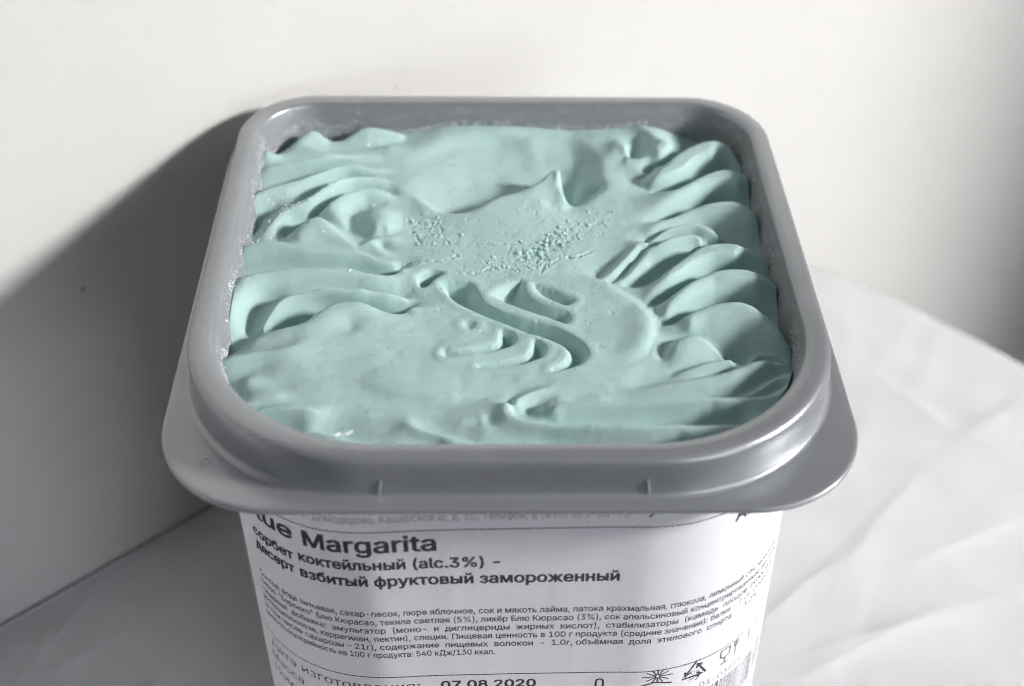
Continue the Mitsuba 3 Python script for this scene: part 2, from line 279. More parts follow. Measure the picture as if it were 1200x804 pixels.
# symbols: a thermometer, a sun over a roof, the recycling triangle, glass and fork, a conformity mark
th = [(0.0226, -0.0985), (0.0226, -0.0925), (0.0229, -0.0918), (0.0236, -0.0915), (0.0243, -0.0918), (0.0246, -0.0925), (0.0246, -0.0985)]
strokes([th], 0.0006, 'thermometer_mark')
cs = np.array([0.0398, -0.0912])
rays = [[cs + 0.0006 * np.array([math.cos(a), math.sin(a)]), cs + r_ * np.array([math.cos(a), math.sin(a)])] for a, r_ in zip(np.linspace(0, 2 * math.pi, 13)[:-1], [.0043, .0036, .0033, .0030, .0033, .0036, .0043, .0036, .003, .0028, .003, .0036])]
strokes(rays, 0.00045, 'sun_mark')
strokes([[(0.0335, -0.0958), (0.0392, -0.0938), (0.0440, -0.0952)], [(0.0350, -0.0960), (0.0350, -0.0985)]], 0.0006, 'roof_mark')
tc = np.array([0.0512, -0.0932]); tr = 0.0042
tv = [tc + tr * np.array([math.cos(a), math.sin(a)]) for a in (math.pi / 2, math.pi / 2 + 2 * math.pi / 3, math.pi / 2 + 4 * math.pi / 3)]
seg = []
for k in range(3):
    a, b = tv[k], tv[(k + 1) % 3]
    seg.append([a + (b - a) * 0.14, a + (b - a) * 0.86])
    d = (b - a) / np.linalg.norm(b - a); nn = np.array([-d[1], d[0]]); tip = a + (b - a) * 0.80
    seg += [[tip, tip - d * 0.0012 + nn * 0.0010], [tip, tip - d * 0.0012 - nn * 0.0010]]
    seg.append([a + (b - a) * -0.02, a + (b - a) * 0.14])
strokes(seg, 0.00075, 'recycling_mark')
write('06', 0.0499, 0.0527, -0.0944, 0.0017, name='recycling_mark')
write('PS', 0.0498, 0.0528, -0.0975, 0.0020, name='recycling_mark')
gx, gz = 0.0600, -0.0952
strokes([[(gx, gz + 0.0052), (gx, gz + 0.0022), (gx + 0.0018, gz + 0.0012), (gx + 0.0036, gz + 0.0022), (gx + 0.0036, gz + 0.0052), (gx, gz + 0.0052)], [(gx + 0.0018, gz + 0.0012), (gx + 0.0018, gz - 0.0012)], [(gx + 0.0004, gz - 0.0012), (gx + 0.0032, gz - 0.0012)],
         [(gx + 0.0062, gz + 0.0056), (gx + 0.0062, gz - 0.0012)], [(gx + 0.0054, gz + 0.0056), (gx + 0.0054, gz + 0.0036), (gx + 0.0070, gz + 0.0036), (gx + 0.0070, gz + 0.0056)]], 0.00055, 'glass_and_fork_mark')
write('EAC', 0.0722, 0.0830, -0.0950, 0.0048, name='conformity_mark')
write('01-0386943', 0.0535, 0.0745, -0.1026, 0.0024, name='barcode')
b0 = 0.0560; bars = []
while b0 < 0.084:
    w_ = rng.choice([0.0002, 0.0004, 0.0006]); bars.append([(b0 + w_ / 2, -0.1040), (b0 + w_ / 2, -0.120)]); 
    strokes([bars[-1]], w_, 'barcode') if False else None
    b0 += w_ + rng.choice([0.0002, 0.0004, 0.0006])
strokes(bars, 0.0004, 'barcode')

# ------------------------------------------------------------------ the sorbet: crests and hollows of its folds, tenths of a millimetre
FOLDS = [
  (0.5, [-699,736,-1250,-714,718,-1250,-728,700,-1250]),
  (1, [-730,631,-1100,-718,635,-1061,-707,638,-1020,-695,642,-978,-684,647,-933,-673,651,-888,-663,655,-834,-652,661,-782,-642,668,-744,-633,680,-721,-624,689,-698,-612,694,-659,-600,694,-659,-589,690,-713,-578,686,-769,-567,679,-832,-557,673,-886,-545,671,-900,-533,672,-900,-520,675,-899,-508,679,-879,-497,684,-842,-486,690,-803,-475,697,-766,-464,705,-728,-453,711,-701,-441,715,-685,-429,717,-680,-416,716,-687,-403,713,-700,-390,712,-717,-378,712,-737,-365,715,-765,-353,717,-795,-340,716,-822,-328,711,-850]),
  (0.5, [-376,672,-930,-361,677,-930,-346,684,-930,-333,696,-930,-321,713,-930]),
  (1, [-758,575,-800,-740,585,-720,-721,578,-800]),
  (0.7, [-621,638,-820,-608,629,-828,-596,622,-835,-583,617,-842,-571,614,-850,-558,611,-857,-545,610,-860,-533,610,-860,-520,610,-860,-507,610,-860,-495,611,-860,-482,611,-860,-469,611,-860,-457,611,-859,-444,613,-856,-432,615,-851,-419,617,-846,-407,620,-841,-394,622,-836,-382,625,-831,-370,629,-826,-357,633,-820]),
  (1, [-750,506,-850,-738,507,-808,-726,508,-774,-714,509,-755,-702,510,-744,-690,512,-735,-678,513,-728,-665,514,-722,-653,515,-716,-641,515,-710,-629,515,-704,-616,516,-701,-604,518,-700,-592,520,-700,-580,522,-700,-568,524,-700,-556,527,-700,-544,531,-700,-533,534,-700,-521,538,-700,-509,543,-700,-497,547,-701,-485,553,-706,-474,558,-714,-462,563,-723,-450,568,-738,-438,573,-758,-426,577,-777,-413,579,-794,-401,581,-810,-389,582,-825,-376,583,-840]),
  (1, [-764,338,-800,-755,345,-767,-745,352,-739,-735,358,-719,-725,363,-704,-714,368,-693,-703,372,-684,-692,376,-676,-681,380,-668,-669,384,-661,-658,388,-655,-647,392,-651,-636,397,-650,-625,402,-650,-614,407,-650,-603,413,-650,-592,419,-650,-581,426,-651,-570,433,-653,-560,441,-657,-549,448,-660,-538,456,-665,-527,463,-671,-516,470,-677,-505,475,-683,-493,480,-689,-481,484,-696,-469,485,-704,-457,487,-714,-445,488,-724,-433,490,-736,-421,492,-747,-409,494,-760,-397,496,-774,-386,500,-791,-374,507,-814,-363,516,-840]),
  (1, [-668,284,-850,-657,284,-802,-646,286,-766,-635,289,-747,-623,291,-734,-612,295,-723,-601,299,-714,-590,303,-707,-579,308,-700,-569,315,-694,-559,323,-688,-549,332,-682,-539,341,-675,-529,350,-668,-520,360,-662,-510,371,-660,-501,382,-660,-492,393,-660,-481,403,-660,-471,412,-666,-460,421,-676,-449,426,-687,-437,431,-703,-425,435,-720,-414,439,-735,-402,443,-751,-390,446,-768,-378,447,-787,-366,447,-808,-354,446,-830]),
  (1, [-567,262,-950,-558,267,-885,-549,273,-832,-541,282,-792,-532,292,-762,-523,301,-739,-514,311,-722,-504,320,-707,-494,329,-693,-484,337,-679,-473,344,-667,-462,349,-657,-450,354,-648,-439,357,-642,-427,360,-640,-415,362,-644,-402,365,-651,-390,367,-660,-378,367,-681,-367,366,-715,-355,364,-753,-345,360,-800]),
  (0.7, [-756,244,-1250,-751,261,-1231,-745,275,-1209,-737,287,-1184,-728,298,-1156,-718,306,-1125,-707,314,-1090,-697,321,-1052,-686,326,-1008,-674,330,-960]),
  (0.5, [-730,191,-1050,-717,194,-1004,-705,200,-964,-694,208,-931,-685,220,-901,-676,233,-876,-666,245,-854,-656,258,-835,-647,271,-820]),
  (0.8, [-424,230,-830]),
  (0.8, [-410,255,-760]),
  (0.8, [-390,264,-700]),
  (0.8, [-365,264,-690]),
  (0.8, [-339,249,-720]),
  (0.8, [-328,214,-770]),
  (0.8, [-352,218,-680]),
  (0.8, [-382,219,-690]),
  (0.8, [-401,196,-770]),
  (0.8, [-375,177,-750]),
  (0.8, [-346,178,-760]),
  (0.8, [-370,162,-900]),
  (0.8, [-465,244,-930,-465,266,-921,-463,285,-910,-456,300,-896,-446,313,-882,-436,324,-871,-425,334,-859,-413,340,-851,-400,339,-846,-387,339,-842,-373,338,-840,-361,336,-842,-349,326,-849,-338,313,-860]),
  (0.8, [-465,238,-950,-453,221,-962,-441,205,-968,-428,190,-970,-415,177,-967,-400,165,-960]),
  (0.8, [-327,313,-860,-316,293,-860,-308,272,-860,-305,251,-860,-306,229,-867,-308,207,-879,-309,185,-889,-311,164,-900]),
  (0.6, [-468,223,-900,-481,231,-863,-494,240,-840,-508,250,-830,-522,261,-823,-537,271,-820]),
  (1, [-639,176,-1000,-630,183,-947,-621,189,-897,-612,195,-851,-602,201,-807,-593,208,-765,-583,213,-728,-572,216,-693,-560,218,-663,-549,218,-662,-536,215,-673,-526,210,-688,-516,201,-713,-506,190,-741,-497,179,-765,-487,169,-787,-477,159,-806,-467,148,-820,-457,138,-829,-447,128,-837,-436,118,-840]),
  (0.5, [-594,147,-780,-582,154,-767,-569,159,-761,-556,161,-760,-542,160,-763,-529,154,-778,-516,146,-800]),
  (1, [-429,114,-870,-419,124,-862,-408,132,-855,-397,139,-850,-386,145,-845,-374,150,-842,-362,153,-840,-350,157,-842,-338,160,-849,-326,163,-860]),
  (0.9, [-362,140,-1000,-333,103,-940]),
  (0.7, [-378,117,-860,-369,92,-884,-351,78,-900]),
  (1, [-762,96,-820,-751,97,-780,-740,99,-749,-728,100,-732,-717,102,-719,-706,104,-710,-695,104,-702,-683,103,-694,-671,101,-687,-659,99,-681,-648,97,-680,-636,93,-680,-625,89,-680,-613,85,-680,-601,81,-680,-590,77,-680,-578,74,-680,-567,73,-680,-556,72,-680,-544,71,-680,-533,71,-680,-521,70,-680,-510,69,-680,-498,68,-680,-487,68,-680,-475,67,-680,-464,66,-681,-453,66,-687,-441,66,-696,-430,66,-707,-419,64,-723,-408,60,-740,-397,56,-754,-386,50,-769,-376,45,-783,-365,39,-800,-354,35,-815,-343,35,-825,-332,35,-834,-320,36,-840]),
  (1, [-767,-67,-880,-758,-62,-826,-749,-58,-781,-740,-54,-751,-730,-51,-728,-720,-49,-710,-710,-46,-699,-699,-43,-692,-689,-41,-686,-678,-39,-682,-668,-37,-677,-657,-34,-672,-647,-32,-668,-636,-31,-664,-626,-29,-659,-615,-29,-652,-604,-28,-646,-593,-28,-641,-582,-27,-640,-572,-27,-640,-561,-27,-640,-550,-27,-640,-539,-27,-640,-528,-27,-640,-517,-27,-640,-506,-27,-640,-495,-28,-640,-485,-29,-640,-474,-29,-642,-463,-30,-647,-452,-30,-653,-441,-31,-659,-430,-33,-666,-420,-35,-674,-409,-37,-684,-398,-40,-694,-387,-42,-704,-377,-44,-715,-366,-46,-726,-355,-46,-738,-344,-44,-752,-334,-42,-768,-323,-38,-785,-313,-29,-805,-306,-14,-829,-302,7,-860]),
  (0.5, [-739,-218,-820,-740,-200,-808,-741,-182,-797,-740,-165,-785,-739,-149,-774,-735,-133,-762,-730,-118,-751,-723,-103,-740]),
  (0.9, [-739,-299,-1200,-732,-288,-1200,-725,-276,-1200,-720,-262,-1200,-716,-248,-1195,-712,-234,-1186,-709,-219,-1176,-706,-203,-1166,-704,-188,-1154,-701,-173,-1141,-696,-159,-1128,-691,-144,-1113,-686,-131,-1098,-679,-121,-1081,-670,-114,-1063,-661,-107,-1044,-650,-103,-1022,-638,-101,-1000]),
  (1, [-683,-278,-1150,-676,-271,-1098,-670,-263,-1050,-665,-255,-1007,-660,-245,-968,-657,-234,-935,-653,-223,-905,-650,-211,-875,-645,-201,-843,-640,-190,-809,-635,-180,-776,-629,-171,-749,-622,-162,-724,-614,-154,-705,-605,-147,-694,-596,-141,-687,-586,-137,-681,-575,-135,-673,-564,-134,-664,-554,-133,-660,-543,-133,-660,-532,-133,-660,-521,-134,-660,-510,-134,-660,-500,-134,-664,-489,-134,-674,-478,-135,-686,-467,-135,-698,-457,-135,-708,-446,-135,-720,-435,-135,-732,-424,-136,-739,-414,-135,-740,-403,-133,-740,-392,-131,-740,-382,-130,-740,-371,-129,-740,-360,-128,-740,-349,-128,-740,-338,-128,-740,-327,-128,-754,-317,-127,-779,-306,-126,-804,-296,-126,-830,-285,-126,-860]),
  (1, [-746,-313,-1200,-736,-313,-1153,-726,-312,-1110,-717,-310,-1071,-707,-306,-1036,-699,-302,-1005,-690,-298,-976,-681,-293,-948,-673,-288,-919,-664,-284,-890,-655,-279,-865,-646,-275,-848,-636,-272,-834,-626,-269,-820,-617,-266,-805,-607,-264,-790,-597,-262,-776,-587,-261,-763,-576,-259,-751,-566,-257,-737,-556,-256,-721,-546,-254,-706,-537,-249,-694,-530,-240,-683,-522,-230,-680,-515,-220,-680,-507,-211,-680,-498,-204,-680,-489,-197,-680,-479,-192,-680,-469,-187,-680,-459,-183,-680,-449,-181,-680,-439,-178,-682,-429,-176,-685,-418,-174,-689,-408,-174,-694,-397,-176,-702,-387,-178,-712,-376,-181,-726,-366,-184,-742,-356,-188,-755,-346,-192,-767,-336,-196,-777,-325,-198,-785,-315,-201,-792,-304,-201,-800,-294,-200,-811,-284,-198,-825,-273,-195,-840]),
  (1, [-421,-267,-790]),
  (0.5, [-446,-270,-740]),
  (0.5, [-396,-270,-740]),
  (0.5, [-420,-245,-740]),
  (0.5, [-417,-298,-740]),
  (1, [-765,-389,-920,-755,-386,-876,-746,-384,-839,-736,-382,-810,-726,-380,-785,-716,-378,-765,-706,-376,-752,-696,-374,-742,-686,-373,-734,-675,-372,-727,-665,-371,-722,-655,-371,-717,-644,-370,-713,-634,-369,-709,-624,-368,-706,-614,-366,-703,-604,-364,-700,-593,-361,-693,-584,-359,-685,-574,-355,-680,-564,-351,-681,-555,-346,-684,-545,-340,-690]),
  (0.6, [-754,-416,-1060,-742,-422,-1048,-730,-426,-1034,-719,-429,-1019,-708,-428,-1001,-697,-425,-981,-687,-421,-960,-676,-417,-939,-665,-414,-919,-655,-411,-900,-644,-408,-880,-633,-406,-860]),
  (0.5, [-738,-455,-1080,-723,-462,-1061,-709,-474,-1041,-697,-490,-1021,-687,-511,-1000]),
  (0.4, [-671,-456,-850,-659,-455,-858,-648,-454,-865,-637,-453,-870,-627,-457,-874,-616,-465,-878,-604,-473,-880,-593,-479,-880,-582,-484,-876,-571,-489,-870,-559,-493,-861,-548,-497,-850]),
  (0.5, [-675,-547,-880,-665,-546,-860,-654,-545,-841,-644,-543,-826,-633,-541,-815,-623,-539,-805,-612,-537,-796,-602,-535,-788,-591,-533,-783,-581,-531,-780]),
  (1, [-652,-584,-840,-642,-581,-808,-633,-579,-781,-623,-577,-761,-613,-575,-746,-604,-574,-735,-594,-572,-726,-583,-572,-718,-573,-572,-710,-563,-573,-704,-553,-573,-700,-543,-573,-700,-533,-574,-700,-522,-575,-700,-512,-576,-702,-502,-577,-712,-492,-579,-728,-483,-583,-758,-475,-588,-800]),
  (0.6, [-641,-594,-980,-631,-595,-980,-620,-596,-980,-610,-597,-980,-599,-598,-980,-589,-599,-979,-578,-600,-976,-568,-601,-971,-557,-603,-965,-547,-604,-959,-536,-608,-952,-525,-612,-942,-515,-617,-932,-504,-623,-920]),
  (1, [-471,-640,-900,-461,-645,-886,-451,-650,-874,-441,-655,-862,-431,-660,-852,-421,-665,-841,-411,-671,-832,-401,-676,-824,-391,-680,-817,-381,-684,-811,-371,-687,-805,-361,-690,-801,-351,-692,-800,-341,-693,-800,-331,-695,-800,-321,-697,-800,-311,-698,-800,-302,-699,-800]),
  (1, [-253,-621,-800,-244,-630,-800,-235,-638,-800,-225,-644,-800,-216,-650,-800,-206,-654,-800,-196,-658,-800,-186,-662,-800,-176,-666,-800,-165,-670,-800,-155,-673,-800,-145,-677,-800,-135,-680,-803,-125,-683,-808,-115,-686,-814,-105,-689,-821,-95,-692,-826,-85,-694,-833,-75,-697,-840]),
  (0.4, [-262,-655,-870,-252,-660,-876,-242,-664,-881,-231,-668,-884,-221,-672,-885,-210,-675,-885,-200,-678,-884,-189,-681,-883,-179,-684,-880]),
  (0.4, [-127,-611,-870,-115,-610,-875,-103,-609,-881,-91,-609,-887,-78,-608,-894,-66,-607,-902,-54,-607,-910]),
  (0.4, [-539,-417,-760]),
  (0.4, [-480,-406,-780]),
  (0.4, [-441,-342,-760]),
  (0.4, [-348,-406,-780]),
  (0.4, [-297,-337,-800]),
  (0.4, [-238,-443,-820]),
  (0.4, [-452,-481,-840]),
  (0.4, [-436,-557,-860]),
  (0.4, [-360,-586,-880]),
  (0.4, [-493,-507,-820]),
  (0.6, [-384,-455,-825,-376,-467,-821,-368,-478,-818,-359,-487,-816,-350,-493,-814,-340,-499,-813,-330,-503,-811,-320,-507,-810,-310,-510,-810,-300,-513,-811,-290,-515,-812,-280,-517,-815,-270,-518,-817,-260,-520,-819,-250,-521,-822,-239,-522,-824,-229,-523,-826,-219,-524,-828,-209,-524,-831,-199,-525,-833,-189,-525,-836,-179,-524,-838,-169,-524,-841,-159,-524,-844,-149,-523,-847,-139,-523,-850]),
  (0.6, [-391,-463,-830,-383,-474,-833,-375,-485,-835,-367,-493,-838,-358,-500,-841,-349,-505,-845,-339,-510,-848,-329,-514,-851,-319,-517,-854,-309,-519,-857,-299,-522,-859,-289,-524,-861,-279,-525,-862,-269,-527,-864,-259,-528,-866,-249,-529,-867,-239,-530,-869,-229,-531,-870,-219,-532,-872,-209,-533,-873,-199,-533,-874,-189,-533,-875,-179,-533,-876,-169,-533,-877,-159,-533,-878,-149,-533,-879,-139,-532,-880]),
  (1, [-297,747,-950,-284,739,-936,-272,733,-919,-259,730,-901,-246,729,-879,-234,731,-855,-222,733,-834,-210,737,-816,-197,742,-799,-185,746,-784,-173,748,-770,-160,749,-760,-147,748,-756,-135,748,-753,-122,748,-751,-109,748,-750,-97,748,-750,-84,748,-750,-71,747,-750,-59,747,-750,-46,747,-750,-33,746,-750,-20,746,-750,-8,746,-752,5,746,-754,18,746,-757,30,746,-761,43,745,-768,56,743,-778,68,741,-789,81,739,-799,93,737,-808,106,736,-818,118,734,-828,131,732,-836,144,730,-843,156,728,-849,169,727,-854,182,727,-860,194,728,-866,207,729,-873,220,730,-880]),
  (0.6, [-269,546,-870,-259,560,-878,-249,575,-885,-239,588,-893,-229,602,-901,-218,615,-909,-207,627,-917,-196,636,-923,-184,645,-929,-172,653,-934,-160,660,-938,-148,666,-940,-135,671,-940,-123,675,-940,-110,679,-940,-98,683,-940,-85,686,-940,-72,688,-940,-59,691,-939,-47,693,-938,-34,695,-936,-21,697,-934,-8,698,-931,5,697,-929,17,697,-925,30,696,-920,43,695,-914,56,694,-906,68,692,-898,81,690,-890]),
  (0.4, [-281,589,-840,-270,602,-845,-259,615,-848,-249,626,-849,-237,637,-850,-226,648,-849,-215,659,-846,-203,669,-840,-192,677,-834,-179,684,-830,-167,688,-825,-154,693,-820,-141,696,-815,-128,699,-811,-115,701,-810,-102,702,-810,-89,703,-810,-76,705,-810,-63,705,-810,-50,706,-810,-37,707,-810,-24,707,-810,-11,707,-812,2,707,-815,15,706,-820,28,706,-826,41,705,-833,54,704,-840]),
  (0.6, [-189,541,-960]),
  (0.6, [-104,587,-1070]),
  (0.6, [-29,613,-1110]),
  (0.6, [53,635,-1120]),
  (0.6, [134,636,-1120]),
  (0.6, [-104,484,-1150]),
  (0.6, [-19,527,-1180]),
  (0.6, [57,576,-1180]),
  (0.6, [-177,424,-1060]),
  (0.6, [-125,387,-1180]),
  (0.6, [160,603,-1160]),
  (1, [-265,360,-840,-252,343,-836,-239,326,-831,-226,308,-825,-213,291,-820,-200,275,-820]),
  (1, [-200,273,-820,-188,268,-810,-176,264,-802,-165,262,-793,-153,260,-786,-141,259,-778,-130,258,-771,-118,259,-764,-107,261,-757,-96,267,-749,-85,276,-741,-75,285,-733,-65,295,-725,-55,304,-718,-45,313,-709,-34,321,-702,-23,328,-700,-12,335,-702,0,342,-704,11,347,-705,23,350,-700,35,353,-693,46,358,-687,57,366,-681,68,374,-676,79,382,-672,90,391,-667,102,398,-664,114,404,-661,121,419,-655,127,438,-647,136,453,-638,146,464,-633,158,472,-630,171,467,-635,172,452,-646,167,432,-660,164,413,-676,163,395,-694,166,378,-712,172,362,-733,177,349,-763,182,335,-797,187,321,-828,191,307,-860]),
  (1, [148,441,-630,147,418,-639,147,396,-655,148,377,-681,151,358,-709,155,340,-735,160,322,-762,166,306,-790]),
  (0.7, [126,405,-670,126,378,-689,127,352,-715,130,328,-749,135,306,-790]),
  (0.9, [221,722,-880,232,709,-874,242,696,-869,253,682,-864,263,668,-860,273,654,-856,283,640,-854,293,624,-851,302,606,-845,309,587,-840,309,566,-840,307,542,-840,305,517,-840,303,494,-841,300,472,-846,297,450,-851,297,428,-855,297,406,-860]),
  (0.8, [205,662,-1040,216,650,-1065,225,636,-1087,231,619,-1107,236,598,-1124,238,576,-1141,237,555,-1158,234,534,-1177,230,513,-1194,227,491,-1210,224,470,-1226,221,449,-1237,217,426,-1240,214,403,-1240,210,381,-1240]),
  (1, [192,307,-870,205,311,-870,218,318,-870,230,326,-870,241,337,-870,252,352,-870,263,367,-870,274,381,-868,286,394,-865,297,406,-860]),
  (0.6, [-34,231,-760]),
  (0.6, [-104,196,-820]),
  (0.6, [42,260,-720]),
  (0.6, [109,293,-700]),
  (0.6, [-158,207,-840]),
  (0.6, [40,173,-830]),
  (0.6, [116,197,-820]),
  (0.6, [143,252,-780]),
  (0.6, [-172,136,-870,-160,135,-870,-148,134,-870,-136,134,-870,-124,133,-870,-112,132,-870,-100,132,-870,-88,131,-870,-76,130,-870,-64,129,-870,-52,128,-870,-40,128,-870,-28,128,-870,-16,129,-870,-4,129,-870,8,131,-870,20,132,-870,32,134,-870,44,137,-870]),
  (0.5, [-326,409,-840,-315,393,-840,-305,376,-840,-296,358,-840,-288,339,-841,-281,318,-843,-274,298,-846,-267,279,-850,-258,262,-853,-249,246,-859,-239,231,-865,-229,217,-872,-218,204,-880]),
  (0.5, [-338,549,-830]),
  (0.5, [-292,456,-840]),
  (0.5, [-305,261,-860]),
  (1, [311,601,-830,319,619,-794,328,633,-762,340,644,-728,353,651,-702,366,645,-694,377,631,-690,384,612,-697,386,591,-713,383,570,-744,377,555,-782,365,546,-830]),
  (0.5, [331,574,-800,347,596,-742,367,599,-700]),
  (0.6, [400,593,-960,410,618,-955,419,643,-943,425,667,-915,430,689,-860]),
  (1, [375,499,-860,387,509,-843,399,520,-825,411,531,-807,423,543,-787,434,556,-767,445,569,-745,456,584,-723,467,599,-695,476,615,-667,477,636,-651,475,659,-641,469,680,-645,460,699,-662,450,715,-680,438,729,-700]),
  (0.6, [417,488,-860,431,492,-837,444,498,-817,456,506,-799,467,516,-783,478,531,-769,489,547,-757,500,564,-749,513,582,-745,524,600,-742,524,620,-735,518,640,-725,510,658,-716,502,674,-708,492,688,-700]),
  (0.6, [430,491,-920,445,501,-940,459,512,-958,473,524,-974,487,538,-989,500,553,-1003,514,569,-1014,527,585,-1024,541,601,-1033,554,618,-1039,565,635,-1032,574,653,-1000]),
  (1, [419,445,-860,430,456,-841,441,467,-821,452,477,-801,463,486,-780,475,495,-759,486,504,-739,498,515,-721,509,525,-703,521,536,-687,532,548,-674,544,560,-661,556,571,-650,568,582,-641,580,591,-631,593,599,-622,606,608,-620,619,618,-620,632,624,-620,646,628,-622,659,631,-626,672,632,-632,685,630,-646,697,625,-667,707,618,-692,716,606,-724,722,593,-761,728,580,-802,732,567,-847,736,553,-896,738,538,-950]),
  (0.8, [440,402,-830,452,406,-814,464,411,-799,477,416,-785,489,422,-771,501,429,-758,513,438,-744,525,447,-731,537,457,-719,548,468,-711,560,481,-704,571,496,-698,583,511,-693,595,524,-690,607,534,-690,620,542,-690,633,549,-690,647,554,-690]),
  (1, [415,393,-860,427,390,-858,439,387,-853,451,385,-846,463,384,-839,476,383,-829,488,381,-816,500,380,-801,512,382,-781,524,389,-758,536,396,-739,548,404,-725,560,412,-713,573,421,-702,585,428,-689,597,436,-677,609,443,-664,622,450,-651,635,456,-638,647,460,-629,660,463,-624,673,465,-620,686,464,-622,698,462,-632,710,459,-646,722,457,-663,734,454,-690,746,451,-733,757,449,-800]),
  (0.8, [414,263,-840,426,269,-828,438,274,-817,450,281,-805,462,287,-794,474,294,-782,486,301,-771,498,309,-759,510,317,-747,521,325,-736,533,334,-726,545,343,-716,557,353,-706,569,364,-697,581,374,-689,593,383,-682,606,389,-679,618,396,-675,632,401,-673,645,405,-671,657,407,-670,669,406,-672,681,403,-679,693,398,-688,704,390,-700]),
  (1, [412,239,-870,424,238,-861,436,238,-851,447,239,-840,459,240,-828,471,242,-815,483,245,-800,494,249,-785,506,253,-768,517,258,-751,529,263,-736,541,268,-723,552,274,-711,564,279,-698,576,284,-683,588,288,-667,599,291,-654,611,294,-644,624,296,-634,635,297,-626,647,297,-617,659,297,-611,671,297,-611,683,294,-619,694,290,-632,704,285,-646,714,277,-664,723,268,-687,730,258,-714,736,247,-752,741,235,-795,744,223,-839,747,211,-888,748,198,-940]),
  (0.4, [395,178,-880,407,178,-866,419,180,-852,431,183,-838,443,190,-824,455,199,-810,467,207,-800,479,214,-794,491,221,-788,504,228,-784,516,234,-781,529,240,-780]),
  (1, [410,132,-880,420,141,-848,430,150,-819,441,158,-794,452,164,-772,464,170,-753,476,175,-738,488,180,-727,500,185,-718,513,188,-712,525,190,-707,537,192,-703,550,193,-701,562,193,-701,574,190,-711,586,186,-728,596,180,-748,605,172,-779,613,162,-817,619,152,-863,623,141,-920]),
  (1, [358,30,-880,368,39,-865,378,48,-848,388,58,-829,396,69,-805,406,80,-783,415,90,-767,426,100,-754,436,109,-742,447,117,-733,459,124,-726,470,130,-719,482,134,-711,494,137,-703,506,140,-700,518,142,-700,530,144,-700,542,144,-700,552,139,-719,560,130,-753,568,122,-791,575,113,-840]),
  (1, [264,-30,-880,274,-21,-865,285,-11,-852,295,-1,-842,304,12,-834,314,25,-828,323,39,-823,333,52,-817,343,65,-809,352,79,-802,362,93,-800,373,110,-800,383,123,-800,394,122,-800,406,114,-800]),
  (1, [287,-57,-880,298,-51,-874,309,-43,-868,320,-34,-861,330,-24,-855,339,-12,-847,348,2,-840,357,15,-832,366,28,-823,375,42,-813,384,56,-804,393,71,-800,401,87,-800,409,104,-800]),
  (1, [329,-76,-880,341,-77,-876,352,-78,-869,362,-79,-860,373,-77,-847,384,-73,-830,395,-68,-814,405,-61,-800,415,-53,-785,425,-44,-771,435,-35,-757,445,-26,-742,454,-17,-728,464,-7,-716,474,3,-706,484,13,-698,494,23,-690,505,33,-682,515,42,-672,525,51,-661,536,60,-649,547,67,-638,558,73,-627,569,78,-617,581,81,-610,592,82,-605,604,84,-601,615,84,-600,627,83,-602,638,82,-608,649,80,-616,660,77,-624,670,72,-635,680,67,-649,690,61,-666,699,55,-688,708,48,-718,716,41,-753,725,36,-801,734,31,-860]),
  (1, [366,-159,-890,377,-159,-883,388,-159,-873,399,-159,-860,409,-157,-840,419,-151,-815,429,-144,-795,439,-136,-780,449,-127,-767,459,-118,-754,469,-110,-742,479,-101,-730,489,-92,-719,500,-84,-709,510,-77,-701,521,-70,-694,532,-63,-686,543,-57,-678,554,-52,-669,565,-47,-659,577,-43,-649,588,-40,-639,599,-38,-628,610,-37,-619,622,-36,-611,633,-36,-603,644,-36,-600,655,-37,-602,666,-40,-605,676,-44,-610,687,-48,-621,697,-52,-638,707,-57,-658,716,-62,-681,725,-68,-708,734,-74,-741,742,-80,-785,750,-86,-840]),
  (0.8, [392,-112,-830,403,-107,-812,414,-102,-795,424,-96,-779,435,-90,-764,445,-83,-750,455,-74,-736,466,-65,-722,476,-56,-710,486,-46,-701,496,-35,-693,506,-24,-687,517,-13,-681,527,-2,-676,538,6,-670,549,14,-662,561,21,-654,573,27,-646,584,31,-641,596,32,-640,607,32,-640,619,32,-642,631,33,-645,643,33,-650]),
  (1, [412,-238,-880,423,-238,-869,434,-237,-856,444,-235,-840,454,-230,-821,464,-223,-799,473,-216,-779,484,-210,-763,494,-204,-748,504,-199,-734,515,-194,-720,525,-190,-708,536,-186,-696,547,-184,-682,558,-182,-668,568,-180,-653,579,-180,-640,590,-181,-625,600,-182,-611,611,-183,-601,621,-184,-600,632,-187,-600,642,-192,-600,651,-197,-601,660,-203,-611,669,-210,-626,677,-217,-641,684,-225,-655,692,-234,-670,698,-244,-686,705,-253,-704,711,-263,-722,717,-273,-742,722,-283,-765,726,-294,-791,730,-304,-823,733,-315,-859,735,-326,-900]),
  (0.8, [427,-198,-830,436,-189,-812,446,-181,-794,455,-172,-778,465,-164,-763,475,-156,-749,485,-147,-737,495,-139,-726,505,-130,-715,516,-122,-705,526,-115,-696,537,-108,-688,548,-101,-679,559,-94,-671,570,-88,-665,581,-86,-660,592,-86,-657,603,-85,-654,615,-85,-652,626,-85,-650,637,-85,-650,648,-86,-654,659,-89,-663,669,-93,-675,679,-98,-690]),
  (0.6, [483,-262,-750,494,-253,-739,504,-245,-730,515,-238,-720,526,-234,-712,537,-232,-704,548,-231,-696,559,-230,-688,571,-229,-683,582,-229,-680,593,-229,-681,604,-231,-682,614,-234,-686,625,-238,-692,635,-243,-700]),
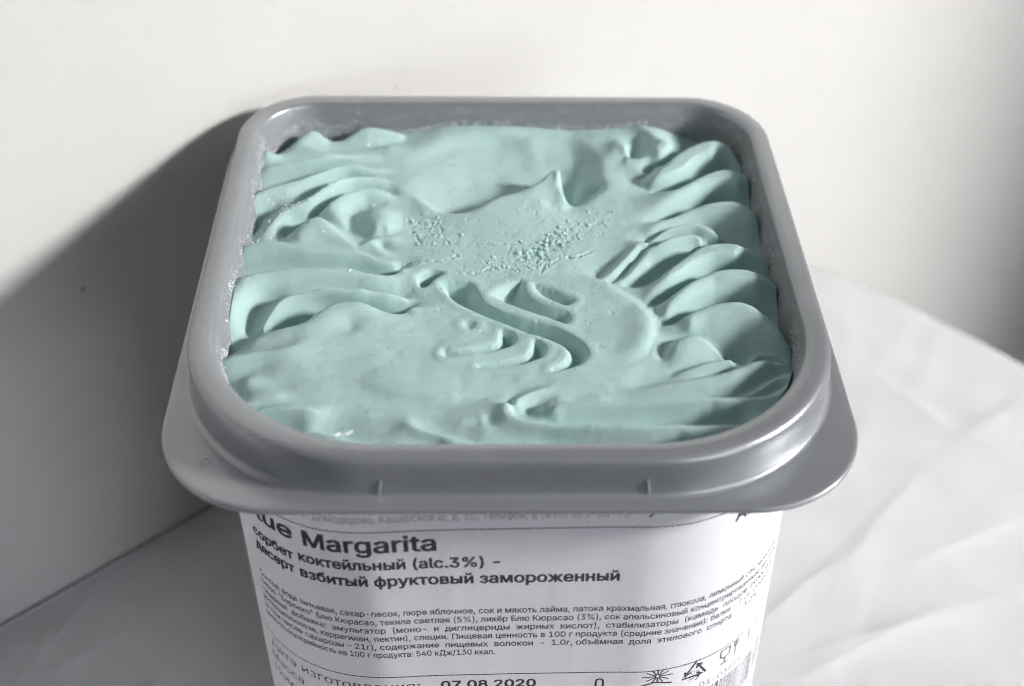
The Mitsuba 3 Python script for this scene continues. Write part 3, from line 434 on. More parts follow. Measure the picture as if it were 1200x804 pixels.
  (1, [405,-381,-900,408,-366,-887,412,-352,-869,416,-340,-847,423,-328,-819,431,-319,-794,441,-312,-775,451,-306,-760,462,-301,-749,473,-298,-741,484,-298,-741,495,-300,-746,505,-304,-755,515,-308,-767,523,-315,-787,531,-324,-810,538,-332,-834,545,-341,-861,551,-351,-890,556,-361,-923,560,-371,-960]),
  (0.5, [422,-400,-940,432,-393,-907,442,-386,-880,452,-381,-863,464,-377,-860,475,-374,-863,487,-370,-869,499,-368,-877,511,-367,-889,523,-366,-912,535,-365,-943,547,-364,-980]),
  (0.8, [579,-336,-1160,591,-340,-1186,602,-346,-1200,613,-354,-1200,623,-363,-1200]),
  (1, [424,-427,-920,434,-423,-899,445,-420,-879,455,-417,-860,466,-415,-840,477,-413,-821,488,-411,-805,499,-408,-793,510,-406,-782,521,-403,-774,532,-402,-769,543,-401,-764,554,-401,-761,565,-400,-760,576,-402,-769,587,-406,-790,597,-408,-823,607,-411,-880]),
  (1, [616,-390,-960,624,-382,-915,633,-376,-879,643,-372,-847,654,-369,-823,665,-369,-820,676,-371,-820,687,-374,-820,697,-378,-826,706,-384,-848,714,-392,-880]),
  (1, [306,-487,-900,316,-486,-892,326,-484,-883,337,-482,-875,347,-481,-866,357,-479,-858,367,-477,-849,377,-475,-840,387,-474,-832,398,-472,-824,408,-470,-817,418,-469,-811,428,-468,-805,439,-467,-800,449,-465,-795,459,-464,-790,470,-462,-786,480,-460,-783,490,-458,-780,501,-455,-776,511,-453,-773,522,-451,-768,532,-448,-763,542,-445,-757,553,-442,-750,563,-438,-743,573,-435,-735,584,-430,-726,594,-426,-715,604,-422,-705,615,-418,-696,625,-414,-687,636,-411,-677,646,-409,-671,656,-409,-671,666,-410,-679,676,-412,-693,686,-415,-710,696,-419,-726,705,-422,-745,714,-426,-768,723,-431,-793,731,-437,-820]),
  (0.6, [589,-521,-880,599,-516,-859,610,-511,-838,620,-505,-819,630,-499,-802,641,-492,-785,651,-485,-769,661,-478,-754,672,-471,-743,683,-466,-735,694,-460,-728,706,-456,-722,717,-454,-720,728,-453,-722,740,-453,-729,751,-454,-740]),
  (1, [92,-571,-880,95,-564,-809,102,-561,-768,112,-560,-740,122,-560,-729,131,-560,-725,141,-561,-722,151,-561,-719,160,-562,-716,170,-562,-714,180,-563,-713,190,-563,-711,200,-564,-711,209,-564,-710,219,-564,-710,229,-564,-710,239,-564,-710,249,-564,-710,258,-564,-710,268,-564,-710,278,-564,-710,288,-564,-710,297,-564,-710,307,-564,-710,317,-564,-709,327,-564,-708,337,-564,-706,346,-564,-705,356,-563,-703,366,-563,-701,376,-563,-700,386,-563,-699,395,-562,-697,405,-562,-695,415,-562,-694,425,-561,-692,435,-561,-691,445,-560,-690,455,-560,-690,464,-559,-690,474,-558,-690,484,-557,-690,494,-556,-690,504,-556,-690,514,-555,-690,524,-554,-690,534,-553,-690,544,-552,-690,554,-551,-690,564,-551,-690,574,-550,-690,584,-549,-690,594,-548,-690,604,-546,-693,614,-544,-697,625,-542,-703,635,-539,-710,645,-535,-718,655,-530,-726,666,-523,-736,676,-513,-747,686,-503,-760]),
  (0.6, [95,-554,-760,91,-570,-794,95,-581,-827,110,-589,-860]),
  (0.9, [32,-587,-980,26,-571,-996,26,-559,-999,33,-548,-988,43,-539,-973,52,-532,-964,61,-526,-956,72,-521,-949,82,-517,-940,92,-515,-928,103,-514,-915,113,-514,-900]),
  (0.8, [87,-593,-980,96,-595,-991,106,-597,-1001,115,-599,-1011,125,-600,-1020,135,-602,-1027,144,-603,-1034,154,-605,-1039,164,-606,-1043,174,-607,-1047,183,-608,-1050,193,-609,-1053,203,-609,-1056,213,-610,-1058,223,-610,-1059,232,-611,-1060,242,-611,-1060,252,-611,-1060,262,-611,-1060,272,-611,-1060,282,-610,-1060,292,-610,-1060,301,-610,-1060,311,-610,-1060,321,-610,-1060,331,-610,-1060,341,-609,-1060,351,-609,-1060,361,-608,-1060,371,-607,-1060,381,-606,-1060,391,-605,-1060,401,-604,-1060,411,-603,-1060,421,-602,-1060,431,-602,-1060,441,-601,-1059,451,-600,-1058,461,-600,-1056,470,-599,-1054,480,-599,-1052,490,-599,-1049,500,-598,-1046,510,-598,-1042,520,-598,-1039,530,-597,-1033,540,-598,-1025,549,-598,-1015,559,-598,-1004,569,-599,-992,578,-600,-980]),
  (0.5, [165,-579,-850,175,-578,-852,185,-578,-855,194,-578,-857,204,-578,-859,214,-577,-861,224,-577,-863,234,-577,-865,244,-577,-867,254,-577,-868,264,-577,-870,274,-577,-871,284,-576,-872,294,-576,-873,304,-576,-875,314,-576,-876,324,-575,-877,334,-575,-878,343,-575,-879,353,-574,-879,363,-574,-880,373,-574,-880,383,-573,-880,393,-573,-880,403,-572,-880,413,-572,-880,423,-571,-880,433,-571,-880,443,-570,-880,453,-569,-880,463,-568,-880,473,-567,-880,483,-567,-880,494,-566,-880,504,-565,-880]),
  (1, [106,-485,-840,96,-489,-832,87,-493,-824,77,-497,-817,67,-502,-811,57,-506,-805,48,-511,-799,38,-516,-794,29,-522,-790,20,-530,-786,11,-538,-783,4,-548,-779,-2,-561,-775,-5,-574,-770,-3,-589,-763,2,-602,-753,9,-611,-744,17,-619,-734,26,-625,-725,35,-630,-717,44,-635,-711,53,-639,-705,63,-642,-700,72,-645,-695,81,-648,-691,91,-650,-687,100,-653,-683,109,-655,-679,119,-657,-675,128,-659,-672,137,-661,-670,147,-662,-667,156,-664,-665,166,-665,-663,175,-666,-661,185,-667,-660,194,-667,-660,203,-667,-660,213,-668,-660,222,-668,-660,232,-668,-660,242,-668,-660,251,-668,-660,261,-668,-660,270,-668,-660,280,-668,-660,289,-667,-660,299,-667,-660,308,-666,-660,318,-666,-660,328,-665,-660,337,-665,-660,347,-664,-660,356,-664,-660,366,-663,-660,376,-662,-660,385,-661,-660,395,-660,-660,404,-659,-660,414,-658,-660,424,-658,-660,433,-657,-660,443,-656,-660,453,-656,-660,462,-655,-660,472,-654,-660,482,-654,-660,491,-653,-660,501,-653,-660,511,-652,-661,520,-652,-663,530,-651,-665,540,-651,-667,549,-650,-670,559,-650,-673,569,-650,-678,579,-649,-684,588,-649,-692,598,-648,-700]),
  (0.4, [-77,-674,-880,-68,-673,-880,-58,-672,-880,-48,-671,-880,-39,-671,-880,-29,-670,-880,-20,-670,-880,-10,-670,-880,0,-670,-880,9,-670,-880,19,-670,-880,29,-670,-880,38,-670,-880,48,-670,-880,57,-670,-880,67,-670,-880,77,-671,-879,86,-671,-879,96,-672,-878,105,-673,-877,115,-674,-875,125,-675,-874,134,-676,-873,144,-676,-872,153,-677,-871,163,-678,-870,172,-678,-870,182,-678,-870,192,-678,-870,201,-678,-870,211,-679,-870,221,-679,-870,230,-679,-870,240,-679,-870,249,-679,-870,259,-679,-870,269,-679,-870,278,-679,-870,288,-679,-870,298,-679,-870,307,-679,-870,317,-679,-870,327,-679,-870,336,-679,-870,346,-679,-870,356,-678,-870,365,-678,-870,375,-678,-870,385,-677,-870,394,-677,-870,404,-676,-870]),
  (0.5, [-124,-528,-890,-113,-527,-890,-102,-526,-890,-91,-525,-890,-80,-524,-890,-69,-523,-890,-58,-522,-890,-47,-521,-890,-36,-521,-890,-24,-520,-890,-13,-519,-890]),
  (0.4, [-61,-523,-850,-68,-539,-846,-73,-555,-843,-76,-571,-841,-77,-586,-840,-76,-601,-840,-73,-616,-840,-68,-631,-840,-62,-646,-840]),
  (0.5, [372,-310,-900,368,-328,-899,363,-346,-898,358,-361,-897,352,-376,-896,346,-388,-895,339,-399,-894,330,-409,-893,320,-418,-893,309,-426,-892,298,-434,-892,287,-441,-891,277,-447,-890,266,-452,-889,256,-458,-888,246,-463,-886,235,-467,-885,224,-471,-883,214,-475,-882,203,-477,-880]),
  (0.4, [90,-490,-870,101,-488,-870,112,-486,-870,123,-485,-870,134,-483,-870,145,-481,-870,156,-479,-870,167,-478,-870,178,-476,-870,189,-474,-870,200,-473,-870,211,-471,-870,221,-470,-870,232,-468,-870,243,-467,-870]),
  (0.5, [121,-524,-880,132,-525,-894,144,-525,-905,155,-526,-914,167,-526,-919,178,-525,-920,189,-525,-919,201,-523,-915,212,-521,-909,224,-518,-900]),
  (0.7, [237,-48,-845,248,-51,-844,259,-55,-842,269,-60,-840,279,-67,-837,288,-77,-834,296,-88,-831,305,-98,-830,313,-108,-830,322,-117,-830,331,-127,-830,339,-136,-830,347,-146,-830,356,-156,-830,364,-167,-830,370,-179,-830,377,-192,-830,382,-206,-830,384,-221,-830,384,-238,-830,384,-255,-830,383,-272,-830,379,-288,-831,373,-303,-833,366,-317,-835,359,-330,-836,350,-342,-838,341,-352,-839,332,-361,-841,322,-370,-844,313,-378,-847,302,-385,-851,292,-390,-855]),
  (0.7, [243,-39,-860,254,-40,-863,265,-43,-866,276,-47,-870,285,-53,-874,294,-61,-878,303,-71,-882,311,-81,-885,320,-90,-886,329,-99,-888,337,-108,-889,345,-118,-890,353,-128,-890,362,-137,-890,370,-148,-890,377,-159,-890,383,-171,-890,389,-185,-890,393,-200,-890,394,-215,-890,394,-231,-890,394,-248,-890,392,-265,-890,389,-281,-889,384,-297,-888,378,-312,-886,371,-326,-884,364,-338,-881,355,-350,-878,345,-361,-876,336,-370,-873,327,-379,-871,317,-388,-869,307,-396,-867,297,-402,-865]),
  (0.5, [266,-40,-870,276,-46,-875,285,-52,-880,295,-58,-885,305,-65,-888,315,-72,-891,324,-79,-893,334,-86,-895,343,-94,-897,352,-102,-899,361,-110,-901,370,-119,-905,378,-128,-908,386,-139,-910,392,-151,-910,398,-164,-910,402,-179,-910,405,-195,-910,406,-211,-910,406,-227,-910,405,-244,-910,404,-261,-910,401,-277,-909,397,-294,-907,391,-310,-904,385,-325,-900,378,-338,-897,370,-351,-893,361,-363,-889,352,-374,-886,343,-384,-882,334,-394,-879,325,-403,-876,315,-412,-873,305,-420,-870]),
  (0.5, [204,-133,-840]),
  (0.5, [252,-218,-840]),
  (0.5, [303,-260,-840]),
  (0.5, [310,-176,-840]),
  (0.5, [217,-341,-840]),
  (0.5, [270,-340,-850]),
  (0.5, [-220,-273,-830]),
  (0.5, [-269,-166,-830]),
  (0.5, [-149,-171,-840]),
  (0.5, [-130,-288,-820]),
  (0.5, [-264,-304,-800]),
  (0.5, [-307,-363,-820]),
  (0.5, [-222,-217,-820]),
  (0.5, [-67,-286,-840]),
  (0.5, [7,-242,-850]),
  (0.5, [-75,-87,-860]),
  (0.5, [39,-77,-880]),
  (0.5, [-253,29,-860]),
  (0.5, [-132,32,-880]),
  (0.5, [-35,56,-880]),
  (0.5, [61,34,-890]),
  (0.5, [114,146,-880]),
  (0.5, [56,-124,-860]),
  (0.5, [127,-110,-850]),
  (0.5, [176,-81,-840]),
  (0.5, [-92,-474,-850]),
  (0.5, [28,-451,-850]),
  (0.5, [233,-391,-845]),
  (1, [-738,671,-1305,-727,680,-1306,-717,690,-1305,-707,700,-1303,-696,711,-1298,-686,721,-1290,-677,732,-1277,-667,743,-1261,-657,754,-1241,-648,766,-1219,-638,777,-1198,-625,786,-1181,-611,784,-1169,-597,770,-1165,-584,756,-1168,-572,740,-1175,-561,727,-1184,-551,725,-1191,-539,727,-1196,-527,730,-1199,-516,737,-1200,-506,749,-1201,-495,761,-1201,-485,774,-1200,-475,787,-1197,-463,798,-1192,-450,804,-1184,-436,805,-1173,-422,800,-1160,-409,793,-1146,-396,787,-1131,-382,782,-1114,-369,777,-1095,-355,770,-1071,-342,760,-1048,-329,747,-1033]),
  (1, [-768,619,-1046,-750,643,-1040,-726,621,-1034]),
  (0.7, [-608,642,-861,-596,636,-879,-584,634,-902,-572,633,-925,-560,633,-946,-548,634,-961,-535,635,-971,-523,636,-976,-510,637,-979,-497,637,-979,-485,637,-978,-472,636,-974,-459,636,-969,-447,637,-960,-434,638,-949,-422,639,-934,-409,639,-917,-396,640,-898,-384,641,-879,-371,643,-863]),
  (1, [-754,523,-918,-743,530,-911,-731,534,-901,-719,537,-890,-707,539,-883,-695,541,-880,-683,543,-879,-670,546,-881,-658,548,-885,-646,550,-888,-634,552,-892,-622,554,-895,-610,556,-898,-598,558,-899,-586,560,-899,-573,562,-897,-561,565,-894,-549,567,-890,-537,570,-883,-525,573,-874,-513,576,-866,-501,579,-858,-489,583,-852,-477,587,-848,-465,590,-847,-452,592,-849,-440,595,-851,-427,596,-853,-415,596,-854,-402,596,-852,-389,594,-850]),
  (1, [-775,385,-1087,-767,397,-1084,-758,408,-1080,-748,417,-1077,-737,424,-1076,-726,431,-1077,-715,437,-1079,-704,443,-1083,-693,449,-1087,-682,454,-1091,-670,460,-1094,-659,465,-1097,-648,470,-1098,-637,476,-1099,-626,481,-1099,-614,487,-1097,-603,492,-1093,-592,498,-1087,-581,504,-1077,-570,509,-1063,-558,514,-1048,-547,518,-1033,-535,523,-1019,-524,527,-1005,-511,529,-992,-499,531,-978,-487,532,-962,-474,530,-944,-461,527,-927,-449,524,-912,-436,522,-898,-424,520,-886,-411,519,-875,-399,518,-865,-387,518,-858,-376,521,-852]),
  (1, [-660,297,-846,-650,304,-850,-639,311,-856,-628,318,-868,-617,324,-883,-607,332,-903,-596,341,-925,-586,351,-949,-577,362,-974,-567,375,-997,-558,387,-1019,-549,400,-1038,-539,413,-1053,-530,425,-1063,-520,437,-1067,-511,448,-1064,-501,458,-1054,-490,466,-1039,-479,472,-1021,-467,476,-1001,-454,477,-981,-442,476,-960,-429,475,-939,-417,474,-917,-404,472,-897,-392,470,-878,-379,466,-862,-366,461,-851]),
  (1, [-573,286,-1086,-565,298,-1070,-556,308,-1042,-548,318,-1011,-539,328,-980,-530,338,-955,-521,348,-938,-511,359,-928,-501,369,-926,-490,380,-931,-480,390,-941,-468,399,-953,-457,407,-964,-445,413,-971,-432,416,-973,-420,418,-970,-407,418,-963,-394,417,-952,-381,412,-938,-368,404,-924,-356,393,-912,-344,381,-904]),
  (1, [-646,209,-1200,-639,222,-1198,-631,235,-1191,-622,246,-1180,-613,256,-1161,-604,265,-1133,-593,271,-1097,-581,273,-1054,-569,274,-1012,-555,269,-975,-541,260,-946,-529,249,-924,-517,234,-908,-507,217,-897,-497,202,-892,-487,189,-891,-477,176,-894,-467,164,-896,-456,153,-898,-446,142,-900,-435,132,-900]),
  (1, [-432,125,-912,-422,137,-915,-411,147,-919,-400,155,-922,-388,162,-922,-376,167,-920,-364,170,-916,-352,173,-911,-339,174,-907,-327,175,-904]),
  (1, [-771,137,-1082,-761,143,-1073,-750,147,-1057,-738,149,-1041,-727,150,-1025,-715,151,-1010,-703,150,-995,-691,148,-978,-678,144,-959,-666,140,-938,-654,135,-916,-641,129,-897,-629,122,-879,-617,116,-866,-605,111,-855,-593,106,-848,-582,103,-844,-571,101,-842,-559,100,-841,-548,99,-841,-536,99,-841,-525,98,-842,-513,98,-845,-502,97,-849,-490,97,-854,-479,98,-862,-467,98,-871,-456,99,-882,-444,99,-895,-433,99,-908,-421,96,-919,-410,92,-929,-398,86,-934,-387,78,-936,-376,70,-934,-365,62,-930,-355,55,-924,-344,53,-917,-333,52,-912,-321,51,-909]),
  (1, [-778,-25,-1173,-771,-14,-1168,-763,-4,-1159,-753,2,-1146,-743,7,-1132,-733,10,-1118,-722,13,-1106,-711,15,-1096,-701,17,-1089,-690,19,-1083,-679,21,-1077,-668,24,-1073,-658,26,-1068,-647,27,-1063,-636,29,-1058,-625,30,-1053,-614,30,-1049,-603,31,-1045,-592,31,-1043,-580,31,-1041,-569,31,-1040,-558,32,-1040,-547,32,-1040,-536,32,-1040,-525,31,-1040,-514,31,-1040,-503,30,-1041,-492,30,-1043,-481,29,-1045,-469,29,-1049,-458,28,-1054,-447,27,-1061,-436,26,-1068,-425,23,-1076,-414,21,-1085,-403,18,-1095,-392,16,-1104,-381,14,-1114,-370,11,-1122,-360,10,-1127,-349,10,-1127,-338,10,-1118,-327,8,-1101,-318,12,-1077,-311,18,-1052,-307,32,-1037]),
  (1, [-661,-228,-970,-658,-214,-954,-655,-200,-944,-651,-186,-936,-647,-172,-929,-642,-159,-923,-636,-146,-917,-629,-134,-911,-621,-124,-906,-612,-116,-903,-602,-109,-899,-592,-104,-896,-581,-102,-892,-570,-100,-888,-559,-99,-885,-548,-99,-882,-537,-100,-882,-526,-100,-883,-515,-100,-886,-504,-100,-891,-493,-100,-898,-482,-101,-907,-471,-101,-917,-460,-102,-928,-449,-102,-938,-438,-103,-946,-428,-103,-952,-417,-102,-956,-407,-100,-958,-396,-98,-959,-385,-96,-960,-374,-95,-961,-363,-95,-962,-352,-94,-965,-341,-93,-970,-330,-94,-976,-318,-95,-984,-307,-97,-991,-296,-100,-996,-286,-103,-999]),
  (1, [-749,-303,-1241,-740,-298,-1236,-731,-293,-1227,-723,-288,-1218,-714,-282,-1209,-706,-275,-1201,-698,-268,-1192,-690,-261,-1181,-681,-255,-1166,-673,-248,-1151,-664,-242,-1140,-655,-236,-1140,-645,-229,-1148,-636,-223,-1160,-626,-218,-1170,-617,-213,-1176,-607,-209,-1179,-597,-205,-1180,-587,-202,-1180,-577,-198,-1180,-566,-195,-1180,-557,-192,-1180,-549,-186,-1179,-542,-176,-1176,-534,-166,-1170,-526,-158,-1158,-517,-151,-1137,-507,-146,-1110,-497,-143,-1079,-487,-141,-1047,-476,-140,-1018,-466,-139,-993,-455,-139,-973,-444,-138,-957,-433,-137,-948,-422,-137,-948,-411,-136,-956,-400,-137,-973,-390,-137,-997,-379,-138,-1023,-369,-141,-1049,-359,-144,-1072,-349,-147,-1093,-338,-149,-1111,-328,-151,-1127,-318,-153,-1139,-308,-153,-1147,-297,-153,-1151,-287,-152,-1151,-276,-151,-1151]),
  (1, [-769,-377,-984,-760,-371,-974,-751,-366,-955,-741,-363,-934,-731,-360,-912,-721,-358,-891,-711,-357,-873,-700,-356,-856,-690,-355,-842,-679,-355,-829,-668,-355,-817,-658,-355,-807,-647,-355,-797,-637,-355,-788,-626,-354,-778,-616,-353,-768,-606,-352,-758,-596,-350,-747,-586,-348,-735,-576,-345,-724,-566,-342,-715]),
  (1, [-655,-571,-916,-647,-566,-909,-637,-562,-897,-627,-560,-881,-617,-558,-865,-607,-557,-849,-597,-556,-833,-586,-556,-819,-576,-557,-807,-566,-558,-796,-555,-559,-786,-545,-560,-778,-534,-561,-772,-524,-563,-768,-513,-565,-766,-503,-567,-767,-492,-570,-772]),
  (1, [-472,-627,-982,-462,-631,-981,-452,-635,-979,-442,-639,-975,-432,-643,-969,-422,-649,-961,-412,-654,-953,-402,-659,-944,-392,-663,-935,-382,-667,-926,-372,-671,-917,-362,-674,-908,-352,-677,-900,-342,-680,-892,-332,-682,-885,-322,-684,-878,-312,-686,-873,-302,-687,-870]),
  (1, [-243,-622,-843,-234,-628,-856,-225,-633,-870,-215,-637,-881,-205,-640,-890,-195,-644,-895,-185,-648,-898,-175,-652,-899,-165,-655,-899,-155,-659,-898,-145,-662,-896,-135,-666,-894,-125,-670,-890,-115,-674,-886,-104,-678,-881,-94,-682,-878,-84,-685,-875,-74,-689,-874]),
  (1, [-264,372,-883,-250,357,-894,-237,344,-916,-224,331,-944,-211,318,-972,-198,305,-990]),
  (1, [-200,311,-1036,-188,310,-1062,-177,313,-1099,-166,316,-1129,-154,318,-1147,-142,319,-1154,-130,320,-1155,-119,321,-1153,-108,323,-1151,-98,331,-1150,-87,340,-1148,-77,350,-1146,-67,361,-1144,-56,371,-1142,-46,381,-1141,-34,391,-1142,-23,399,-1144,-11,407,-1147,1,414,-1151,13,420,-1154,25,424,-1156,37,428,-1157,48,434,-1158,59,443,-1158,70,452,-1159,82,461,-1161,93,471,-1165,105,480,-1171,117,487,-1180,122,503,-1192,129,526,-1206,139,546,-1219,151,561,-1228,165,571,-1233,181,563,-1233,175,541,-1228,170,518,-1220,166,494,-1210,173,471,-1200,176,452,-1191,181,432,-1183,185,412,-1177,190,393,-1172,195,373,-1168,198,354,-1166]),
  (1, [195,353,-1145,208,357,-1142,220,363,-1136,232,369,-1127,243,378,-1113,253,390,-1093,264,402,-1069,275,412,-1041,286,422,-1016,298,433,-1001]),
  (1, [339,659,-777,355,670,-773,370,665,-776,382,652,-785,390,632,-797,392,606,-808,388,580,-818,375,566,-824]),
  (1, [418,457,-906,430,472,-910,441,487,-919,453,503,-933,466,518,-950,478,534,-970,491,549,-990,503,565,-1007,516,580,-1021,528,596,-1034,540,611,-1046,553,627,-1057,566,643,-1069,579,658,-1082,593,671,-1094,606,682,-1104,620,693,-1112,634,704,-1117,648,711,-1122,662,715,-1126,677,719,-1132,691,721,-1141,705,718,-1153,717,711,-1166,728,701,-1179,736,685,-1191,742,667,-1202,747,648,-1213,750,628,-1222,753,606,-1230,753,583,-1234]),
  (1, [429,402,-891,441,402,-905,454,404,-924,467,407,-946,480,410,-968,493,414,-991,506,419,-1012,518,426,-1030,531,438,-1046,544,450,-1061,557,462,-1073,570,474,-1083,583,485,-1091,596,496,-1096,609,506,-1098,622,515,-1098,635,524,-1097,649,532,-1096,662,538,-1096,676,542,-1097,690,545,-1099,703,545,-1101,716,541,-1103,728,536,-1104,740,531,-1103,752,523,-1102,762,513,-1101,771,500,-1101]),
  (1, [425,253,-916,438,257,-934,450,262,-956,463,268,-978,475,275,-999,488,283,-1018,500,291,-1036,512,300,-1052,525,309,-1066,537,318,-1077,550,327,-1086,562,335,-1092,575,343,-1096,587,350,-1098,600,356,-1098,613,362,-1097,625,366,-1095,638,369,-1093,651,371,-1092,663,373,-1091,676,374,-1092,689,373,-1093,701,370,-1097,712,364,-1102,723,358,-1110,733,348,-1120,742,337,-1130,749,323,-1140,754,307,-1147,758,288,-1151,760,269,-1152,761,249,-1151,760,228,-1150]),
  (1, [410,148,-965,420,161,-955,431,172,-938,443,180,-918,454,188,-899,466,194,-882,479,199,-869,491,205,-860,504,211,-857,517,215,-857,530,218,-861,542,221,-867,555,223,-874,568,224,-881,581,221,-888,593,215,-896,603,208,-904,613,196,-914,620,181,-923,625,165,-932]),
  (1, [358,46,-959,368,56,-955,378,66,-945,387,76,-929,396,88,-913,406,101,-908,417,115,-918,428,130,-938,440,143,-954,452,154,-961,464,162,-957,476,167,-947,488,171,-934,500,173,-920,512,175,-908,524,176,-899,536,177,-893,548,177,-891,559,168,-891,568,154,-894,575,141,-896,581,125,-898]),
  (1, [263,-13,-974,274,-2,-970,284,8,-964,294,19,-955,304,30,-942,313,42,-926,322,54,-909,332,66,-891,341,78,-873,351,91,-855,361,102,-839]),
  (1, [287,-40,-969,299,-33,-970,310,-24,-973,320,-14,-975,330,-4,-976,339,9,-975,348,23,-972,357,37,-967,367,51,-960,375,64,-950,384,77,-938,392,91,-922,400,105,-907,408,121,-896]),
  (1, [331,-60,-960,343,-59,-971,355,-56,-992,366,-53,-1015,377,-47,-1038,388,-38,-1058,399,-29,-1074,409,-19,-1085,420,-8,-1091,430,3,-1095,441,13,-1096,451,24,-1096,461,36,-1094,471,47,-1092,482,58,-1089,492,69,-1086,503,80,-1083,513,90,-1079,524,100,-1073,535,111,-1064,546,119,-1051,557,126,-1035,568,131,-1019,581,137,-1010,593,141,-1011,605,145,-1019,618,148,-1028,630,150,-1038,642,150,-1048,654,149,-1059,666,147,-1071,677,145,-1081,688,140,-1090,698,133,-1098,708,126,-1108,717,117,-1118,725,108,-1129,733,98,-1138,741,86,-1146,747,74,-1150]),
  (1, [379,-146,-947,390,-142,-965,401,-138,-984,412,-131,-999,422,-122,-1009,433,-112,-1013,443,-102,-1014,453,-92,-1014,464,-81,-1012,474,-71,-1011,484,-61,-1010,495,-50,-1011,506,-41,-1012,517,-32,-1013,529,-23,-1016,540,-15,-1018,552,-7,-1021,564,0,-1024,576,7,-1027,588,12,-1030,600,17,-1034,612,21,-1038,624,24,-1043,636,27,-1048,648,29,-1055,660,31,-1063,672,30,-1072,683,27,-1081,694,24,-1090,705,20,-1099,715,15,-1108,725,8,-1117,735,1,-1125,743,-8,-1131,751,-19,-1135,758,-31,-1138,764,-44,-1139]),
  (1, [415,-220,-981,426,-218,-991,437,-213,-1010,448,-207,-1030,458,-198,-1048,468,-187,-1061,479,-176,-1069,490,-167,-1072,501,-159,-1072,512,-152,-1069,523,-146,-1064,534,-141,-1058,546,-137,-1051,557,-133,-1044,568,-130,-1037,579,-128,-1030,591,-127,-1024,602,-126,-1021,613,-126,-1022,625,-125,-1026,636,-124,-1033,648,-126,-1044,658,-130,-1056,668,-134,-1070,678,-140,-1086,687,-147,-1101,696,-155,-1116,703,-163,-1129,711,-173,-1141,718,-183,-1152,724,-194,-1162,730,-205,-1172,736,-217,-1182,741,-229,-1190,744,-243,-1196,747,-258,-1200,749,-273,-1202,750,-289,-1202]),
  (1, [405,-362,-913,409,-345,-918,415,-328,-924,423,-312,-930,432,-299,-935,443,-288,-938,455,-280,-939,466,-274,-940,478,-269,-940,490,-269,-940,501,-272,-941,512,-277,-943,522,-282,-947,530,-292,-953,538,-302,-961,545,-312,-970,551,-324,-980,557,-336,-990,561,-349,-997,565,-363,-1001]),
  (1, [424,-417,-973,435,-411,-970,446,-405,-964,457,-401,-956,468,-398,-947,479,-395,-936,491,-392,-925,502,-389,-915,513,-386,-906,524,-384,-898,536,-383,-892,547,-382,-888,558,-381,-886,570,-381,-887,581,-383,-889,592,-389,-892,601,-396,-894]),
  (1, [615,-382,-1008,625,-368,-1005,635,-358,-999,647,-350,-993,660,-345,-988,672,-345,-984,683,-347,-983,694,-350,-984,704,-355,-986,713,-364,-989,721,-375,-991]),
  (1, [317,-477,-920,327,-475,-920,337,-472,-920,348,-470,-920,358,-467,-920,368,-465,-920,379,-462,-920,389,-459,-920,400,-456,-920,410,-454,-921,421,-452,-922,431,-450,-924,442,-448,-926,452,-445,-928,463,-443,-931,473,-440,-933,484,-438,-937,495,-435,-940,505,-432,-944,516,-428,-948,527,-425,-953,537,-421,-958,548,-417,-963,559,-413,-966,569,-408,-966,580,-404,-962,590,-400,-958,601,-394,-957,612,-388,-962,623,-382,-968,634,-377,-971,645,-373,-969,656,-370,-965,667,-370,-963,677,-372,-966,688,-376,-972,697,-380,-981,707,-384,-990,716,-389,-998,725,-395,-1005,733,-402,-1011,741,-410,-1014]),
  (0.6, [589,-512,-922,600,-505,-916,611,-499,-907,621,-492,-895,632,-486,-884,642,-478,-872,653,-470,-862,664,-462,-853,675,-455,-844,686,-450,-837,698,-444,-831,710,-439,-826,721,-437,-823,733,-437,-821,744,-438,-820,755,-440,-820]),
  (1, [101,-550,-828,112,-546,-824,123,-544,-825,133,-544,-828,142,-544,-833,152,-544,-838,162,-543,-842,172,-543,-847,182,-543,-851,192,-543,-855,202,-543,-860,212,-542,-866,222,-542,-872,232,-541,-880,242,-540,-888,252,-539,-897,262,-538,-905,272,-537,-913,282,-537,-919,292,-536,-924,302,-536,-926,311,-536,-928,321,-536,-928,331,-536,-927,341,-535,-926,351,-535,-925,361,-535,-923,371,-535,-922,381,-535,-920,391,-534,-919,401,-534,-917,411,-534,-916,420,-533,-914,430,-533,-913,440,-532,-912,450,-532,-911,460,-531,-911,470,-530,-910,480,-530,-910,490,-529,-910,500,-528,-910,510,-527,-910,520,-526,-910,530,-525,-910,541,-524,-910,551,-524,-910,561,-523,-910,571,-522,-909,581,-521,-909,591,-521,-909,601,-519,-910,611,-518,-912,621,-516,-913,632,-514,-914,642,-512,-914,652,-509,-911,661,-506,-905,670,-501,-897,679,-494,-889,689,-485,-883]),
  (1, [106,-474,-869,96,-477,-869,86,-481,-870,76,-484,-870,66,-488,-871,57,-492,-873,47,-496,-875,37,-500,-879,28,-505,-883,18,-512,-889,9,-520,-897,1,-530,-906,3,-549,-916,0,-558,-925,2,-568,-933,7,-578,-936,12,-585,-935,20,-592,-930,29,-598,-920,38,-604,-907,47,-609,-890,56,-615,-870,65,-620,-847,74,-625,-822,83,-630,-796,92,-635,-771,102,-639,-746,111,-643,-724,120,-647,-704]),
]
